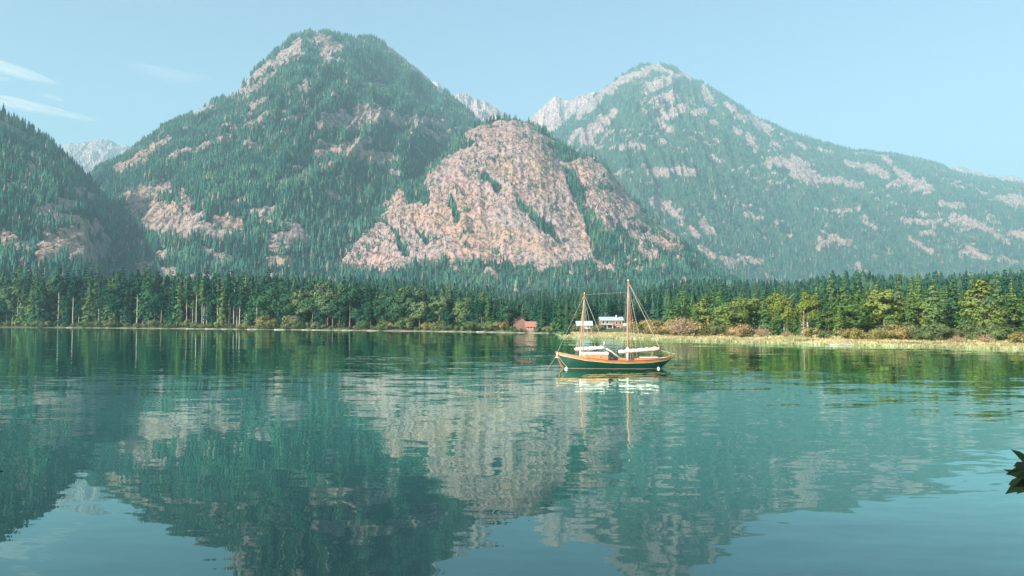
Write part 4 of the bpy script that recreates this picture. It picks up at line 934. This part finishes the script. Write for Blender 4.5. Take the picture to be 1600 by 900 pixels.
# rigging
r_ = .017
wire('topping_lift', (FXT, 0, FZ - .1), (-.9, 0, 2.2), r_, 'rope'); wire('topping_lift', (MXT, 0, MZ - .1), (4.8, 0, 2.1), .022, 'rope')
wire('mainsheet', (4.8, 0, 1.95), (6.4, 0, 1.55), .02, 'rope'); wire('mainsheet', (4.0, 0, 1.9), (3.9, 0, 1.2), .015, 'rope'); wire('foresheet', (-1.2, 0, 2.0), (1.0, 0, .95), .02, 'rope')
wire('gaff_halyard', (FXT - .03, 0, FZ - .15), (-3.25, -.15, 1.75), .035, 'varnish_dark'); wire('gaff_halyard', (MXT + .05, 0, MZ - .2), (1.75, -.1, 4.0), .03, 'varnish_dark')
for s in (-1, 1):
    for x in (-4.0, -3.3, -2.7): wire('shroud', (FXT, 0, FZ - .5), (x, s * (half(x) + .02), sheer(x)), .012)
    for x in (.9, 1.5, 2.2): wire('shroud', (MXT, 0, MZ - .5), (x, s * (half(x) + .02), sheer(x)), .012)
wire('forestay', (FXT, 0, FZ - .1), (-5.95, 0, 1.8), .012); wire('backstay', (MXT, 0, MZ - .1), (5.9, 0, 1.3), .012); wire('triatic_stay', (FXT, 0, FZ - .1), (MXT, 0, MZ - 1.2), .010)
wire('jib_halyard', (MXT + .02, 0, MZ - .5), (2.9, 0, 2.1), .014, 'rope'); wire('halyard', (FXT + .02, 0, FZ - .6), (-2.0, 0, 2.2), .012, 'rope')
# buoys and mooring lines
def buoy(px, py, Y, rad, label):
    p = at(px, py, Y); o = empty('mooring_buoy', (p[0], Y, 0)); tag(o, label, 'buoy')
    vs = []; rows = 8; seg = 14
    for i in range(rows + 1):
        t = math.pi * i / rows
        for k in range(seg): a = 2 * math.pi * k / seg; vs.append((rad * math.sin(t) * math.cos(a) + 1e-4 * math.cos(a), rad * math.sin(t) * math.sin(a) + 1e-4 * math.sin(a), rad * .25 - rad * math.cos(t)))
    MB().add(vs, [(i * seg + k, i * seg + (k + 1) % seg, (i + 1) * seg + (k + 1) % seg, (i + 1) * seg + k) for i in range(rows) for k in range(seg)]).build('float', M['float_grey'], o, smooth=True)
    MB().tube([(0, 0, rad * 1.2), (0, 0, rad * 1.5)], [.05, .03], 7).build('ring', M['steel'], o); return o
b1 = buoy(885, 572, 81.4, .19, 'round white mooring buoy floating under the bow of the sailboat')
buoy(1029, 577, 81.7, .16, 'small white float on the water under the stern of the sailboat')
def rope(a, b_, sag, label):
    pts = [np.array(a) + (np.array(b_) - np.array(a)) * t - np.array((0, 0, sag * math.sin(math.pi * t))) for t in np.linspace(0, 1, 9)]
    o = MB().tube(pts, .014, 5).build('mooring_rope', M['rope']); tag(o, label, 'rope', 'mooring ropes at the bow')
rope((bx_ - 6.27, BY - .1, 1.55), (b1.location.x, 81.4, .3), .12, 'pale rope from the bow down to the white buoy')
rope((bx_ - 6.27, BY - .1, 1.55), (bx_ - 7.5, BY - 1.8, -.05), .08, 'pale rope slanting from the bow outward into the water')

# ------------------------------------------------------------------ maple leaves reaching into the frame near the camera
M['maple'] = simple('maple', (0.004, 0.010, 0.004), .9, .3, 30); M['maple'].node_tree.nodes['Principled BSDF'].inputs['Specular IOR Level'].default_value = .1  # shade on the leaves is put into this near-black green
M['twig'] = simple('twig', (0.03, 0.02, 0.015), .8, .2, 30)
LOBES = [(0, .06), (.10, .04), (.34, -.10), (.26, .06), (.50, .16), (.40, .22), (.56, .36), (.70, .52), (.50, .47), (.38, .50), (.26, .40), (.28, .58), (.20, .74), (.16, .70), (.10, .84), (0, 1.04)]
def maple(name, size, loc, rot, parent, seed=0):
    rr_ = random.Random(seed)
    half_ = [(x * rr_.uniform(.93, 1.07), y * rr_.uniform(.96, 1.04)) for x, y in LOBES]
    poly = half_ + [(-x, y) for x, y in half_[-2:0:-1]]
    # fan about the middle so that the blade can fold and droop
    vs = [(0, .3, 0)] + [(x, y, -.28 * abs(x) ** 1.4 - .22 * (y - .3) ** 2 + rr_.uniform(-.02, .02)) for x, y in poly]
    n = len(poly); k = n + 1
    vs2 = vs + [(x, y, z - .012) for x, y, z in vs]
    fs = [(0, 1 + i, 1 + (i + 1) % n) for i in range(n)] + [(k, k + 1 + (i + 1) % n, k + 1 + i) for i in range(n)] + [(1 + i, k + 1 + i, k + 1 + (i + 1) % n, 1 + (i + 1) % n) for i in range(n)]
    mb = MB().add(vs2, fs); mb.tube([(0, .3, 0.004), (0, .05, 0), (.02, -.35, .03), (.03, -.6, .1)], [.012, .014, .012, .010], 5)
    o = mb.build(name, M['maple'], parent); o.location = loc
    a, tilt, roll = [math.radians(v) for v in rot]      # direction of the tip in the picture plane, lean towards the viewer, roll
    yv = Vector((math.cos(a) * math.cos(tilt), -math.sin(tilt), math.sin(a) * math.cos(tilt))); zv = Vector((math.sin(roll), -math.cos(roll), .15)); xv = yv.cross(zv).normalized(); zv = xv.cross(yv)
    o.rotation_euler = Matrix((xv, yv, zv)).transposed().to_euler(); o.scale = (size * .8, size, size); return o
LY = 2.6
p = at(1640, 700, LY)
br = empty('maple_branch', tuple(p)); tag(br, 'dark maple leaves hanging into the frame over the water from the right', 'branch')
MB().tube([(.35, 0, .12), (.12, 0, .04), (-.01, .01, -.03), (-.02, .01, -.10)], [.008, .006, .004, .002], 6).build('twig', M['twig'], br)
def rel(px, py, dy=0): q = at(px, py, LY + dy); return (q[0] - p[0], q[1] - p[1], q[2] - p[2])
maple('leaf', .125, rel(1622, 727), (192, 15, 25), br, 1)
maple('leaf', .115, rel(1617, 742, .03), (218, -10, -30), br, 2)
maple('leaf', .12, rel(1660, 735, -.05), (20, 10, 10), br, 3)
p = at(-40, 720, LY)
br2 = empty('maple_branch', tuple(p)); tag(br2, 'single dark leaf tip poking in over the water at the left frame edge', 'branch')
MB().tube([(-.3, 0, .1), (-.1, 0, .04), (0, 0, 0)], [.007, .005, .003], 6).build('twig', M['twig'], br2)
maple('leaf', .07, rel(-22, 736), (-28, 25, 40), br2, 5)

# ------------------------------------------------------------------ thin cirrus streaks, high above and beyond the haze
m, nt, b = mat_new('cirrus')
al = N(nt, 'ShaderNodeAttribute', attribute_name='dens').outputs['Fac']
f = tex(nt, pos(nt, (1, .25, 1)), .0022, 6, .65)
mu = N(nt, 'ShaderNodeMath', operation='MULTIPLY'); nt.links.new(al, mu.inputs[0]); nt.links.new(rampf(nt, f, .32, .58, .35, 1.0), mu.inputs[1])
tr = N(nt, 'ShaderNodeBsdfTransparent'); tl = N(nt, 'ShaderNodeBsdfTranslucent'); df = N(nt, 'ShaderNodeBsdfDiffuse')
tl.inputs[0].default_value = (.95, .95, .95, 1); df.inputs[0].default_value = (.95, .95, .95, 1)
ad_ = N(nt, 'ShaderNodeMixShader'); nt.links.new(tl.outputs[0], ad_.inputs[1]); nt.links.new(df.outputs[0], ad_.inputs[2])
ms = N(nt, 'ShaderNodeMixShader'); nt.links.new(mu.outputs[0], ms.inputs[0]); nt.links.new(tr.outputs[0], ms.inputs[1]); nt.links.new(ad_.outputs[0], ms.inputs[2])
nt.links.new(ms.outputs[0], nt.nodes['Material Output'].inputs['Surface'])
def cirrus(line, dens, label, Z=6200.0):
    """line: (px, py, half thickness px) of the streak, laid on a level sheet at height Z"""
    Ln = np.array(line, float); n = 60; u = np.linspace(0, 1, n)
    s = np.linspace(0, 1, len(Ln)); cx = np.interp(u, s, Ln[:, 0]); cy = np.interp(u, s, Ln[:, 1]); w = np.interp(u, s, Ln[:, 2])
    V = []; D = []
    for j, q in enumerate(np.linspace(-1, 1, 9)):
        rx, rz = ray(cx, cy + q * w); Y = (Z - CAM_H) / rz
        V.append(np.stack([rx * Y, Y, np.full(n, Z) + 60 * (1 - q * q)], 1)); D.append(dens * min(1.0, 2.2 * (1 - abs(q))) * 1.0 * np.sin(np.pi * np.clip(u, .0, 1)) ** .5)
    o = link('cirrus_cloud', mesh_np('cirrus_cloud', np.concatenate(V), gridF(n, 9), m, True, {'dens': np.concatenate(D)}))
    tag(o, label, 'cloud', 'thin cirrus streaks')
cirrus([(-160, 140, 6), (-40, 152, 12), (30, 163, 11), (90, 176, 8), (160, 191, 3)], .95, 'longest white cirrus streak slanting down above the left ridge')
cirrus([(-120, 85, 6), (-20, 98, 13), (40, 116, 11), (95, 133, 3)], .8, 'upper white cirrus streak slanting down at the left edge')
cirrus([(-60, 118, 3), (-10, 124, 7), (20, 127, 3)], .5, 'faint short cirrus wisp between the two long streaks')
cirrus([(60, 147, 3), (85, 154, 6), (108, 161, 3)], .35, 'faint small cirrus wisp just above the lower long streak')
cirrus([(190, 100, 6), (260, 118, 14), (350, 128, 5)], .22, 'very faint broad cirrus veil over the forested slope')

# ------------------------------------------------------------------ haze: the air of the whole valley in one closed box
hz = MB().box(-9000, 9000, -400, 16500, -8, 2760).build('haze', bpy.data.materials.new('haze'))
hm = hz.data.materials[0]; hm.use_nodes = True; hn = hm.node_tree
for n_ in list(hn.nodes):
    if n_.type == 'BSDF_PRINCIPLED': hn.nodes.remove(n_)
pv = N(hn, 'ShaderNodeVolumePrincipled'); pv.inputs['Color'].default_value = HAZE_COL
pv.inputs['Density'].default_value = HAZE_D; pv.inputs['Anisotropy'].default_value = 0.0
hn.links.new(pv.outputs[0], hn.nodes['Material Output'].inputs['Volume'])
tag(hz, 'pale blue summer haze filling the valley air', 'haze', kind='stuff')
